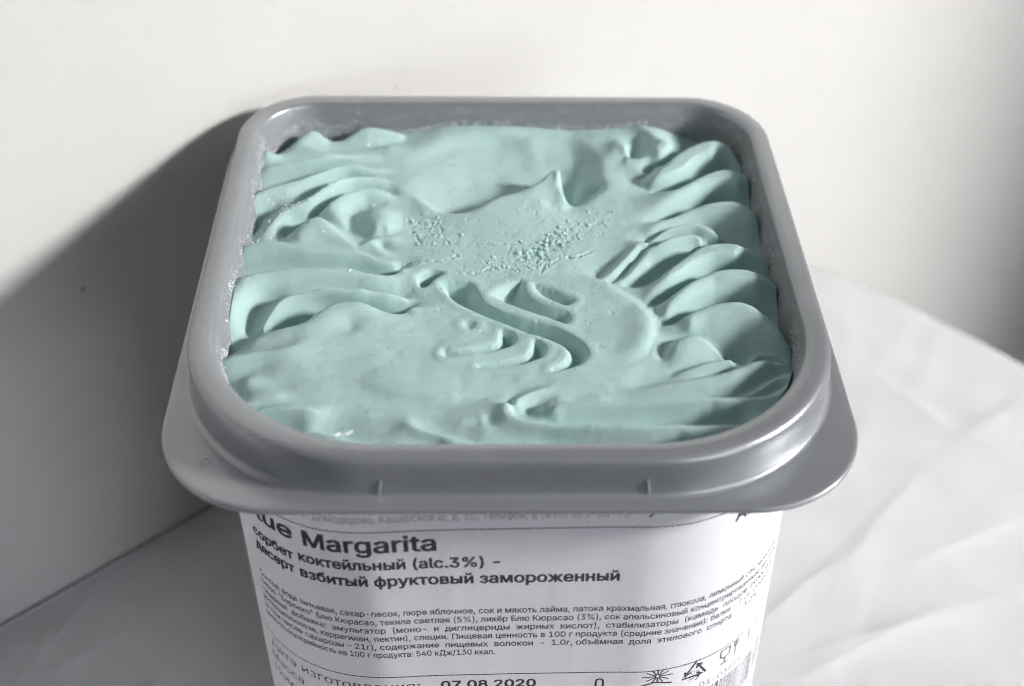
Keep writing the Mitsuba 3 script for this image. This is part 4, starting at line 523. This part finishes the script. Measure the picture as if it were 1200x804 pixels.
HOLLOWS = [
  (4.2, 1.7, [-247,-39,-247,-35,-247,-31,-246,-29,-245,-26,-243,-25,-242,-23,-240,-21,-239,-19,-237,-18,-236,-16,-234,-14,-233,-13,-231,-11,-230,-10,-228,-9,-226,-8,-225,-7,-223,-6,-221,-5,-220,-4,-218,-3,-216,-3,-214,-2,-212,-2,-210,-2,-208,-2,-206,-2,-204,-2,-202,-3,-199,-4,-197,-4,-194,-5,-192,-6,-190,-7,-188,-8,-187,-9,-187,-11,-187,-12,-188,-13,-189,-14,-190,-16,-193,-17,-195,-18,-197,-20,-199,-21,-200,-22,-202,-24,-204,-25,-205,-27,-207,-28,-208,-30,-210,-32,-211,-33,-212,-35,-214,-37,-215,-39,-216,-41,-218,-43,-219,-45,-220,-47,-222,-49,-223,-51,-225,-52,-226,-54,-228,-56,-230,-57,-231,-58,-233,-59,-235,-60,-237,-60,-238,-60,-240,-59,-241,-57,-242,-55,-243,-53,-244,-50,-245,-47,-246,-43]),
  (4.4, 2.3, [-181,-54,-169,-48,-153,-49,-141,-49,-128,-51,-114,-54,-102,-64,-95,-83,-90,-103,-84,-122,-76,-138,-66,-152,-55,-163,-43,-172,-31,-181,-19,-189,-7,-196,6,-202,18,-208,31,-214,43,-219,56,-224,68,-230,80,-235,93,-241,105,-246,117,-252,129,-259,141,-267,152,-276,162,-286,172,-297,182,-309,190,-323,197,-340,199,-358,193,-376,183,-389,170,-396,158,-402,146,-407,132,-411,116,-416,109,-417,115,-411,131,-401,144,-388,153,-374,157,-355,155,-337,146,-323,136,-312,125,-304,113,-297,101,-290,89,-285,77,-280,64,-274,52,-268,40,-262,28,-255,16,-248,4,-241,-8,-233,-20,-225,-32,-217,-44,-209,-55,-201,-67,-193,-79,-184,-91,-175,-103,-166,-115,-157,-127,-147,-138,-136,-149,-123,-159,-108,-167,-92,-175,-74]),
  (3.2, 2.6, [-38,-109,-39,-102,-32,-93,-26,-85,-21,-79,-16,-75,-10,-71,-5,-66,0,-62,6,-58,12,-54,18,-50,25,-46,32,-44,36,-47,37,-56,37,-68,38,-79,39,-89,42,-98,45,-106,48,-114,52,-121,56,-128,61,-133,66,-138,72,-143,77,-148,82,-152,88,-156,93,-159,99,-162,104,-165,110,-168,115,-171,121,-174,127,-177,134,-179,140,-182,147,-185,153,-188,157,-194,160,-201,160,-211,158,-220,155,-225,150,-226,143,-222,136,-217,129,-213,123,-210,117,-206,111,-203,105,-200,100,-197,95,-195,89,-192,84,-189,78,-186,73,-183,67,-180,62,-177,56,-174,50,-171,44,-168,39,-164,33,-161,28,-157,22,-154,17,-150,11,-146,6,-142,0,-138,-5,-134,-11,-130,-16,-126,-22,-122,-27,-118,-33,-114]),
  (2, 1.9, [74,-69,74,-66,77,-65,81,-67,85,-70,89,-72,93,-73,96,-75,99,-77,102,-79,105,-80,107,-82,110,-83,112,-85,114,-86,117,-88,119,-90,121,-92,124,-93,126,-95,128,-97,131,-100,133,-102,136,-104,138,-106,140,-108,143,-111,146,-113,149,-115,152,-117,155,-119,158,-122,161,-124,165,-126,168,-128,171,-130,173,-133,174,-136,173,-140,172,-143,169,-147,167,-150,164,-152,162,-154,159,-154,156,-154,153,-152,150,-150,147,-148,144,-145,141,-143,138,-141,136,-139,133,-137,130,-135,127,-134,124,-132,122,-130,119,-129,116,-127,114,-126,111,-124,109,-122,106,-120,104,-118,101,-116,98,-114,96,-111,94,-109,91,-106,89,-103,87,-100,85,-97,83,-94,81,-90,79,-86,78,-82,76,-78,75,-73]),
  (3.8, 1.7, [-21,-272,-19,-267,-12,-268,-6,-270,0,-273,4,-277,8,-282,10,-289,11,-297,10,-304,6,-310,1,-314,-4,-317,-9,-320,-14,-322,-18,-324,-23,-326,-28,-328,-33,-330,-38,-332,-43,-334,-48,-336,-53,-338,-58,-340,-63,-342,-68,-344,-73,-346,-78,-347,-82,-348,-87,-350,-92,-351,-96,-352,-101,-353,-106,-354,-111,-355,-116,-356,-122,-356,-127,-357,-133,-358,-140,-358,-146,-359,-153,-359,-159,-359,-164,-359,-167,-359,-169,-359,-169,-358,-168,-358,-165,-357,-160,-356,-154,-355,-147,-353,-140,-352,-133,-351,-127,-349,-121,-348,-115,-347,-109,-345,-104,-344,-99,-343,-94,-341,-90,-340,-85,-338,-80,-337,-76,-336,-71,-334,-66,-332,-61,-331,-56,-329,-51,-328,-46,-326,-41,-323,-36,-319,-32,-314,-28,-309,-25,-302,-23,-296,-21,-288,-21,-280]),
  (3.8, 1.8, [64,-309,66,-305,72,-308,78,-314,82,-319,86,-325,88,-331,88,-338,87,-346,85,-353,82,-359,78,-363,74,-366,69,-369,64,-371,59,-374,54,-376,50,-378,45,-380,40,-382,36,-384,31,-385,26,-387,22,-388,17,-389,13,-390,8,-391,4,-392,-1,-393,-6,-394,-10,-394,-16,-395,-21,-396,-27,-397,-33,-398,-39,-399,-45,-400,-52,-400,-58,-401,-65,-402,-71,-403,-75,-403,-78,-403,-80,-403,-80,-403,-80,-403,-78,-402,-75,-401,-71,-400,-66,-398,-59,-397,-53,-395,-47,-394,-41,-392,-35,-390,-30,-389,-24,-388,-19,-386,-14,-385,-10,-384,-5,-382,-1,-381,4,-380,8,-378,13,-376,18,-375,22,-373,27,-371,32,-369,37,-367,41,-364,45,-360,49,-356,53,-350,56,-344,59,-338,61,-331,62,-324,64,-317]),
  (0.9, 1, [-119,-235,-119,-234,-119,-232,-119,-231,-118,-230,-118,-230,-117,-229,-117,-228,-116,-228,-115,-228,-114,-227,-113,-227,-112,-227,-111,-227,-110,-227,-109,-227,-108,-227,-108,-227,-107,-228,-106,-228,-105,-228,-104,-228,-103,-229,-102,-229,-101,-230,-101,-230,-100,-231,-99,-231,-98,-232,-98,-233,-97,-233,-97,-234,-96,-235,-96,-236,-96,-236,-96,-237,-96,-238,-96,-239,-96,-240,-96,-241,-97,-242,-97,-243,-98,-245,-98,-246,-99,-247,-100,-248,-100,-248,-101,-249,-102,-250,-102,-250,-103,-251,-104,-251,-105,-252,-105,-252,-106,-252,-107,-252,-108,-252,-108,-252,-109,-252,-110,-252,-111,-252,-112,-251,-112,-251,-113,-250,-114,-250,-114,-249,-115,-249,-115,-248,-116,-247,-116,-247,-117,-246,-117,-245,-117,-244,-118,-243,-118,-242,-118,-240,-118,-239,-119,-238,-119,-237]),
  (0.8, 0.5, [-174,-352,-173,-350,-173,-348,-172,-346,-171,-346,-169,-346,-168,-346,-166,-347,-164,-349,-162,-350,-159,-351,-157,-352,-155,-353,-153,-354,-151,-355,-149,-356,-147,-357,-145,-357,-143,-358,-141,-358,-138,-359,-136,-359,-134,-359,-132,-359,-130,-359,-128,-359,-126,-359,-124,-359,-122,-359,-120,-359,-118,-359,-117,-358,-116,-358,-115,-358,-114,-358,-113,-358,-113,-358,-113,-358,-113,-358,-113,-358,-113,-358,-114,-359,-114,-359,-115,-359,-116,-359,-117,-359,-118,-359,-120,-360,-122,-360,-124,-360,-126,-360,-128,-360,-130,-361,-132,-361,-134,-361,-137,-361,-139,-362,-141,-362,-143,-362,-145,-362,-147,-363,-149,-363,-151,-363,-153,-364,-155,-364,-158,-364,-160,-365,-162,-365,-164,-365,-166,-366,-167,-366,-169,-366,-170,-365,-172,-364,-173,-363,-173,-362,-174,-360,-174,-358,-174,-355]),
]
CRACKS = [[0.3,-204,234,-191,200,-183,158,-167,129,-123,125,-84,129,-35,121,15,130,44,136],[0.38,-289,50,-263,47,-229,44,-190,45,-166,60,-140,74],[0.3,-142,-8,-103,-13,-79,-7,-65,1,-41,24,-16,43],[0.5,171,72,188,72,217,87,247,108],[0.25,91,-3,114,29,150,67,209,77],[0.4,-275,199,-259,158,-249,141],[0.35,81,45,106,85,115,57,94,5]]
CRUMBS = [(np.float64(-25.4),np.float64(22.5),3.4),(np.float64(-21.7),np.float64(17.4),4.2),(np.float64(-23.4),np.float64(23.4),2.8),(np.float64(14.9),np.float64(15.9),3.1),(np.float64(4.8),np.float64(7.7),3.1),(np.float64(8.5),np.float64(4.5),3.9),(np.float64(11.3),np.float64(12.6),3.4),(np.float64(15.8),np.float64(14.3),3.9),(np.float64(26.5),np.float64(25.3),3.9),(np.float64(22.1),np.float64(19.3),3.9),(np.float64(17.2),np.float64(16.4),3.9),(np.float64(-2.6),np.float64(3.2),2.2),(np.float64(3.6),np.float64(2.4),3.1)]

G = 0.5; XS = np.arange(-80, 80.01, G); N = len(XS)                    # mm
def solve_folds():
    rows, cols, vals, rhs = [], [], [], []
    acc_w, acc_h = np.zeros(N * N), np.zeros(N * N); k = 0
    for w, L in FOLDS:
        P = np.array(L, float).reshape(-1, 3) / [10, 10, 100]
        if len(P) > 1:
            t = np.r_[0, np.cumsum(np.linalg.norm(np.diff(P[:, :2], axis=0), axis=1))]
            tt = np.linspace(0, t[-1], max(2, int(t[-1] / 0.4)))
            P = np.stack([np.interp(tt, t, P[:, c]) for c in range(3)], -1)
        gx, gy = (P[:, 0] + 80) / G, (P[:, 1] + 80) / G
        ok = (gx > 1) & (gy > 1) & (gx < N - 2) & (gy < N - 2)
        gx, gy, h = gx[ok], gy[ok], P[ok, 2]
        i, j = gx.astype(int), gy.astype(int); a, b = gx - i, gy - j
        n = len(h); r = np.arange(k, k + n); k += n
        for di, dj, c in ((0, 0, (1 - a) * (1 - b)), (1, 0, a * (1 - b)), (0, 1, (1 - a) * b), (1, 1, a * b)):
            rows.append(r); cols.append((i + di) * N + j + dj); vals.append(c * math.sqrt(w))
        rhs.append(h * math.sqrt(w))
    A = sp.csr_matrix((np.concatenate(vals), (np.concatenate(rows), np.concatenate(cols))), (k, N * N)); y = np.concatenate(rhs)
    D = sp.diags([1, -2, 1], [-1, 0, 1], (N, N)).tolil(); D[0, :] = 0; D[-1, :] = 0; D = D.tocsr()
    I = sp.identity(N, format='csr'); Lx, Ly = sp.kron(D, I), sp.kron(I, D)
    d1 = sp.diags([-1, 1], [0, 1], (N - 1, N)); Dx, Dy = sp.kron(d1, I), sp.kron(I, d1)
    Dxy = sp.kron(d1, d1)
    M = A.T @ A + 0.06 * (Lx.T @ Lx + Ly.T @ Ly + 2 * Dxy.T @ Dxy) + 0.006 * (Dx.T @ Dx + Dy.T @ Dy) + 1e-5 * sp.identity(N * N)
    z = spl.spsolve(M.tocsc(), A.T @ y + 1e-5 * np.full(N * N, -8.8), permc_spec='MMD_AT_PLUS_A')
    return z.reshape(N, N)
from scipy.ndimage import gaussian_filter
H0 = gaussian_filter(np.clip(solve_folds(), -13.2, -5.8), 0.9)              # soft, as whipped cream settles
FOLD = RectBivariateSpline(XS, XS, H0)
def inside_distance(P, poly):
    """signed distance (positive inside) of points to a closed outline, mm"""
    a = poly; b = np.roll(poly, -1, 0); best = np.full(len(P), 1e9); odd = np.zeros(len(P), bool)
    for p, q in zip(a, b):
        d = q - p; t = np.clip(((P - p) @ d) / (d @ d + 1e-12), 0, 1)
        best = np.minimum(best, np.linalg.norm(P - p - t[:, None] * d, axis=1))
        c = (p[1] > P[:, 1]) != (q[1] > P[:, 1])
        odd ^= c & (P[:, 0] < (q[0] - p[0]) * (P[:, 1] - p[1]) / (q[1] - p[1] + 1e-12) + p[0])
    return np.where(odd, best, -best)
def sstep(x): x = np.clip(x, 0, 1); return x * x * (3 - 2 * x)
def line_distance(P, L):
    pts = np.array(L, float).reshape(-1, 2) / 10; best = np.full(len(P), 1e9)
    for p, q in zip(pts[:-1], pts[1:]):
        d = q - p; t = np.clip(((P - p) @ d) / (d @ d + 1e-12), 0, 1)
        best = np.minimum(best, np.linalg.norm(P - p - t[:, None] * d, axis=1))
    return best
def detail(P, h):
    """crumbs along the broken plate, cracks, pores and a faint unevenness, mm"""
    q = np.c_[P, np.zeros(len(P))]
    wob = (np.stack([meshkit.fbm(q * 1.3, 2, 31), meshkit.fbm(q * 1.3, 2, 32)], -1) - 0.5) * 1.2
    out = 0.55 * (meshkit.fbm(q * 0.085, 2, 19) - 0.5) + 0.20 * (meshkit.fbm(q * 0.30, 2, 21) - 0.5) + 0.03 * (meshkit.fbm(q * 1.5, 2, 22) - 0.5)
    out = out + 0.34 * (meshkit.fbm(np.c_[P[:, 0] * 0.05 + 0.02 * P[:, 1], P[:, 1] * 0.30 - 0.05 * P[:, 0], P[:, 0] * 0], 3, 27) - 0.5) * sstep((5 - P[:, 1]) / 25)
    idx = np.where((np.abs(P[:, 0]) < 45) & (P[:, 1] > -15) & (P[:, 1] < 50))[0]; Q = P[idx] + wob[idx]
    m = np.zeros(len(idx))
    for x, y, r in CRUMBS: m = np.maximum(m, np.exp(-((Q[:, 0] - x) ** 2 / (2.6 * r * r) + (Q[:, 1] - y) ** 2 / (2.0 * r * r)) ** 1.5))
    m *= sstep((meshkit.fbm(q[idx] * 0.35, 3, 40) - 0.38) / 0.16)
    out[idx] += m * (0.55 * meshkit.fbm(np.c_[Q * 0.8, Q[:, 0] * 0], 3, 44) - 0.2)
    for L in CRACKS:
        d = line_distance(Q, L[1:]); n_ = meshkit.fbm(q[idx] * 0.9, 2, 50)
        out[idx] -= L[0] * sstep((n_ - 0.25) / 0.2) * np.exp(-(d / (0.22 + 0.2 * n_)) ** 2) - 0.12 * np.exp(-((d - 0.7) / 0.5) ** 2) * sstep((n_ - 0.3) / 0.3)
    # pores where the flat top was cut by the scoop
    r2 = np.random.default_rng(5); flat = sstep((38 - np.hypot(P[:, 0] * 0.9 - 6, P[:, 1] * 0.8)) / 14) 
    pores = np.c_[r2.uniform(-40, 45, 900), r2.uniform(-48, 45, 900)]; rad = 0.16 + 0.22 * r2.random(900) ** 3
    from scipy.spatial import cKDTree
    tree = cKDTree(P)
    for p_, r_ in zip(pores, rad):
        k = tree.query_ball_point(p_, 2.2 * r_)
        if k: out[k] -= 0.8 * r_ * flat[k] * np.exp(-(np.linalg.norm(P[k] - p_, axis=1) / r_) ** 2)
    return out

def build_sorbet():
    n = 620
    a = np.linspace(-1, 1, n); A_, B_ = np.meshgrid(a, a, indexing='ij')
    # square grid -> rounded square of the tub's inside
    hs, rf, rb = 74.6, 43.5, 17.5
    out = section(hs, rf, rb, 0, n=200, m=200)[:, :2]
    th_o = np.arctan2(out[:, 1], out[:, 0]); o = np.argsort(th_o); r_o = np.hypot(out[:, 0], out[:, 1])[o]; th_o = th_o[o]
    th = np.arctan2(B_, A_); m = np.maximum(np.abs(A_), np.abs(B_))
    ro = np.interp(th, th_o, r_o, period=2 * math.pi); rs = np.hypot(A_, B_) / np.maximum(m, 1e-9)
    sq = hs * np.stack([A_, B_], -1)
    k = np.where(m > 0, ro / (hs * np.maximum(rs, 1e-9)), 1)
    k = 1 + (k - 1) * sstep((m - 0.35) / 0.65)
    X, Y = sq[..., 0] * k - 0.3, sq[..., 1] * k
    P = np.stack([X.ravel(), Y.ravel()], -1)
    h = FOLD.ev(P[:, 0], P[:, 1]); h = -8.6 + 1.38 * (h + 8.6)
    for depth, edge, L in HOLLOWS:
        poly = np.array(L, float).reshape(-1, 2) / 10
        lo, hi = poly.min(0) - 5, poly.max(0) + 5
        idx = np.where(((P > lo) & (P < hi)).all(1))[0]
        d = inside_distance(P[idx], poly)
        h[idx] += 0.24 * np.exp(-((d + 1.9) / 1.3) ** 2) - depth * sstep((d + 1.1) / (edge + 1.1))     # the fold's lips stand a little proud
    h += detail(P, h)
    v = np.c_[P[:, 0], P[:, 1], h].reshape(n, n, 3)
    # the side that goes down along the tub's wall
    per = np.concatenate([v[:-1, 0], v[-1, :-1], v[:0:-1, -1], v[0, :0:-1]])
    idx = np.arange(n * n).reshape(n, n)
    pi = np.concatenate([idx[:-1, 0], idx[-1, :-1], idx[:0:-1, -1], idx[0, :0:-1]])
    V = [v.reshape(-1, 3)]; F = [grid_faces(n, n)]; last = pi; base = n * n
    for dd, dz in ((0.25, -0.5), (0.5, -1.4), (0.7, -4), (1.4, -14)):
        ring = per.copy(); ring[:, :2] *= 1 + 0.002 * dd if False else 1; ring[:, 2] += dz
        rr = np.hypot(ring[:, 0], ring[:, 1])[:, None]; ring[:, :2] *= (rr - 0.0 if dz > -1 else rr - dd * 0.4) / rr
        V.append(ring); now = base + np.arange(len(ring)); base += len(ring)
        F.append(np.stack([last, now, np.roll(now, -1), np.roll(last, -1)], -1)); last = now
    mid = np.array([[0, 0, per[:, 2].min() - 14.5]]); V.append(mid); tip = np.full(len(last), base)
    F.append(np.stack([last, tip, tip, np.roll(last, -1)], -1))
    V = np.vstack(V) / 1000; F = np.vstack(F)
    tri = np.vstack([F[:, [0, 1, 2]], F[:, [0, 2, 3]]]); tri = tri[(tri[:, 0] != tri[:, 1]) & (tri[:, 1] != tri[:, 2]) & (tri[:, 0] != tri[:, 2])]
    mesh = trimesh.Trimesh(V, tri, process=False)
    if mesh.face_normals[:1000, 2].mean() < 0: mesh.invert()
    scene['sorbet'] = ply(mesh, 'sorbet_cream', smooth=True)
    tag('sorbet', 'pale mint green sorbet with swirled folds and a smooth scoop mark, filling the grey tub', 'sorbet')
build_sorbet()

def TOP(x, y): return -8.6 + 1.38 * (FOLD.ev(x, y) + 8.6)
# ------------------------------------------------------------------ frost on the tub's wall and on the folds, and the flakes of ice
OCTA = np.array([[1, 0, 0], [-1, 0, 0], [0, 1, 0], [0, -1, 0], [0, 0, 1], [0, 0, -1]], float)
OCTF = np.array([[0, 2, 4], [2, 1, 4], [1, 3, 4], [3, 0, 4], [2, 0, 5], [1, 2, 5], [3, 1, 5], [0, 3, 5]])
def crystals(C, R, stretch=2.2):
    """little needles and grains of ice at the points C of sizes R"""
    n = len(C); A = rng.normal(size=(n, 3, 3)); Qm = np.linalg.qr(A)[0]
    sc = np.stack([np.ones(n) * stretch ** rng.uniform(0, 1, n), np.ones(n), rng.uniform(0.5, 1, n)], -1) * R[:, None]
    V = np.einsum('nij,vj->nvi', Qm * sc[:, None, :], OCTA) + C[:, None]
    F = OCTF[None] + 6 * np.arange(n)[:, None, None]
    return V.reshape(-1, 3), F.reshape(-1, 3)
def wall_half(z): return np.interp(z, [-0.06, -0.02, -0.009, -0.0042, -0.0018], [0.0700, 0.0728, 0.0748, 0.0757, 0.0763])
def wall_point(u, z, inset):
    """u runs along the four sides: 0..1 right (front to back), 1..2 back, 2..3 left (back to front)"""
    out = []
    for uu, zz, ii in zip(u, z, inset):
        S = WALL_RING; k = int((uu / 3.0) * (len(S) - 1)); d = S[k] / np.linalg.norm(S[k])
        out.append(np.r_[S[k] * (wall_half(zz) - 0.0) / 0.0748 - d * ii, zz])
    return np.array(out)
_ring = section(0.0748, 0.044, 0.018, 0, n=120, m=160)[:, :2]
_ang = np.degrees(np.arctan2(_ring[:, 1], _ring[:, 0])); _o = np.argsort(_ang); _ring, _ang = _ring[_o], _ang[_o]
WALL_RING = np.vstack([_ring[_ang > -42], _ring[_ang < -138]])
_l = np.r_[0, np.cumsum(np.linalg.norm(np.diff(WALL_RING, axis=0), axis=1))]
WALL_RING = np.stack([np.interp(np.linspace(0, _l[-1], 3000), _l, WALL_RING[:, k]) for k in (0, 1)], -1)
def build_frost():
    C, R = [], []
    def patch(u0, u1, n, z0, z1, r0, r1, clump=14):
        u = rng.uniform(u0, u1, n * 3); q = meshkit.fbm(np.c_[u * clump, u * 0 + z0 * 900, u * 0], 3, 60)
        u = u[rng.random(n * 3) < np.clip((q - 0.36) * 4, 0.03, 1)][:n]
        P0 = wall_point(u, np.full(len(u), -0.008), np.full(len(u), 0.001))
        edge = TOP(P0[:, 0] * 1000, P0[:, 1] * 1000) / 1000
        z = np.clip(edge + rng.uniform(z0, z1, len(u)) ** 1.0, -0.016, -0.0022)
        rr = rng.uniform(r0, r1, len(u)) * rng.random(len(u)) ** 1.2 + 0.00005
        C.append(wall_point(u, z, rr * 0.4)); R.append(rr)
    patch(2.05, 2.98, 420, -0.0005, 0.0034, 0.00008, 0.00030, 22)          # left wall, low and thick
    patch(2.05, 2.98, 420, 0.0, 0.0052, 0.00006, 0.00018)
    patch(1.80, 2.10, 420, 0.0005, 0.0060, 0.00006, 0.00020)           # back left corner
    patch(1.05, 1.85, 650, -0.0002, 0.0011, 0.00006, 0.00020, 30)      # thin line along the back
    patch(0.10, 0.95, 520, -0.0005, 0.0058, 0.00005, 0.00017)          # right wall
    patch(0.10, 0.95, 40, 0.0005, 0.0050, 0.00018, 0.00034)
    C2, R2 = np.concatenate(C), np.concatenate(R)
    scene['frost'] = ply(crystals(C2, R2), 'ice')
    tag('frost', 'white ice crystals clinging to the inner wall of the grey tub above the sorbet', 'frost', kind='stuff')
    # crystals on the folds at the left and a few glints on the right ridges
    P, S = [], []
    for x, y, sx, sy, n, r in [(-62, 33, 9, 6, 150, 0.30), (-66, 20, 7, 4, 110, 0.28), (-55, 45, 12, 7, 90, 0.22), (-70, -5, 4, 12, 40, 0.2), (45, -18, 9, 8, 46, 0.15), (50, -40, 6, 5, 22, 0.16), (20, 10, 26, 26, 70, 0.10), (-10, -30, 30, 20, 60, 0.09), (-50, 0, 14, 12, 40, 0.12)]:
        q = np.c_[rng.normal(x, sx, n), rng.normal(y, sy, n)]; ok = (np.abs(q) < 73).all(1); q = q[ok]
        P.append(q); S.append(r * rng.uniform(0.35, 1, len(q)))
    P, S = np.concatenate(P), np.concatenate(S)
    z = TOP(P[:, 0], P[:, 1]) + S * 0.5
    scene['sorbet__ice_crystals'] = ply(crystals(np.c_[P, z] / 1000, S / 1000, 3.0), 'ice')
    tag('sorbet__ice_crystals', kind='stuff')
    # flakes: a curved sliver in the scoop mark, two at the front left, one hanging on a fold at the left
    for x, y, ln, wd, a in [(-16.3, 57.5, 1.6, 0.35, -0.7), (-41.2, -63.4, 2.1, 0.55, 0.25), (-43.2, -63.9, 1.3, 0.5, 0.9), (-43.6, -2.6, 1.5, 0.4, 1.4)]:
        t_ = np.linspace(-1, 1, 9); c, s_ = math.cos(a), math.sin(a)
        top, bot = [], []
        for k in t_:
            w_ = wd * (1 - k * k * 0.85) * (1 + 0.3 * math.sin(7 * k)); bend = 0.3 * ln * k * k * 0.4
            for sd in (-1, 1):
                lx, ly = ln * k, bend + sd * w_ / 2
                X, Y = x + c * lx - s_ * ly, y + s_ * lx + c * ly
                hz = float(TOP(X, Y)); top.append((X, Y, hz + 0.35 + 0.12 * math.sin(3 * k))); bot.append((X, Y, hz - 0.1))
        hull = trimesh.convex.convex_hull(np.array(top + bot)) if False else None
        tp, bt = np.array(top).reshape(9, 2, 3), np.array(bot).reshape(9, 2, 3)
        ring = np.stack([tp[:, 0], tp[:, 1], bt[:, 1], bt[:, 0]], 1)          # 9 x 4 x 3
        v = ring.transpose(1, 0, 2).reshape(-1, 3) / 1000; f = grid_faces(4, 9, closed=True)
        k = numbered('sorbet__ice_flake')
        scene[k] = ply((v, f), 'ice')
build_frost()

def build_crumbs():
    """broken bits of sorbet along the torn front edge of the scooped plate"""
    V, F, base = [], [], 0
    ball = trimesh.creation.icosphere(2); bv, bf = np.array(ball.vertices), np.array(ball.faces)
    r4 = np.random.default_rng(12)
    for x, y, r_ in CRUMBS:
        for _ in range(30):
            px_, py_ = r4.normal(x, r_ * 0.95), r4.normal(y, r_ * 0.62); size = 0.16 + 0.66 * r4.random() ** 3
            lump = 0.72 + 0.62 * meshkit.fbm(bv * 1.7 + r4.uniform(0, 90, 3), 2, 5)
            q = bv * lump[:, None] * size * r4.uniform([0.8, 0.7, 0.5], [1.35, 1.1, 0.85])
            a = r4.uniform(0, 6.3); c, s_ = math.cos(a), math.sin(a)
            q = np.stack([c * q[:, 0] - s_ * q[:, 1], s_ * q[:, 0] + c * q[:, 1], q[:, 2]], -1)
            q += [px_, py_, float(TOP(px_, py_)) + size * r4.uniform(-0.25, 0.12)]
            V.append(q / 1000); F.append(bf + base); base += len(q)
    scene['sorbet__crumbs'] = ply((np.vstack(V), np.vstack(F)), 'sorbet_cream', smooth=True)
    tag('sorbet__crumbs', kind='stuff')
build_crumbs()


# ------------------------------------------------------------------ outside the picture, all added: housings of the stand-in lights and a pleated sheet that cuts the beam
hs_ = trimesh.creation.cylinder(LAMP_R * 1.12, 0.30, sections=48)
hs_.apply_transform(trimesh.geometry.align_vectors([0, 0, 1], SUN)); hs_.apply_translation(LAMP_AT + SUN * 0.156)
scene['sun_stand_in__housing'] = ply(hs_, 'dark_metal', smooth=30)
tag('sun_stand_in', 'added round hard light far to the right of the tub, standing in for sun through a window', 'lamp')
bx_ = trimesh.creation.box([2.1 * SOFT_W, 2.1 * SOFT_H, 0.22])
fr_ = np.array([T().look_at(origin=SOFT_AT.tolist(), target=[0, 0, -0.05], up=[0, 0, 1]).matrix], float).reshape(4, 4)
bx_.apply_translation([0, 0, -0.115]); bx_.apply_transform(fr_)
scene['added_fill__housing'] = ply(bx_, 'dark_metal')
tag('added_fill', 'added broad rectangular fill to the front right of the tub, standing in for sky light through a window', 'lamp')
def build_added_curtain():  # unseen pleated sheet, added to shade the right part of the wall
    side = np.array([-SUN[1], SUN[0]]); side /= np.linalg.norm(side)            # across the beam, towards the back
    c0 = SUN[:2] * 1.25
    u = np.linspace(0, 0.8, 220); z = np.linspace(-0.7, 1.3, 30)
    U, Zc = np.meshgrid(u, z, indexing='ij')
    fold = 0.02 * np.sin(U * 80) + 0.012 * np.sin(U * 23 + 1)
    P = c0 + (ADDED_CURTAIN_EDGE + U)[..., None] * side + fold[..., None] * SUN[:2]
    scene['added_curtain'] = ply((np.concatenate([P, Zc[..., None]], -1).reshape(-1, 3), grid_faces(220, 30)), 'white_fabric', smooth=True)
    tag('added_curtain', 'added unseen white pleated sheet hanging far to the right, cutting off the light on the wall', 'added_curtain')
ADDED_CURTAIN_EDGE = 0.245
build_added_curtain()
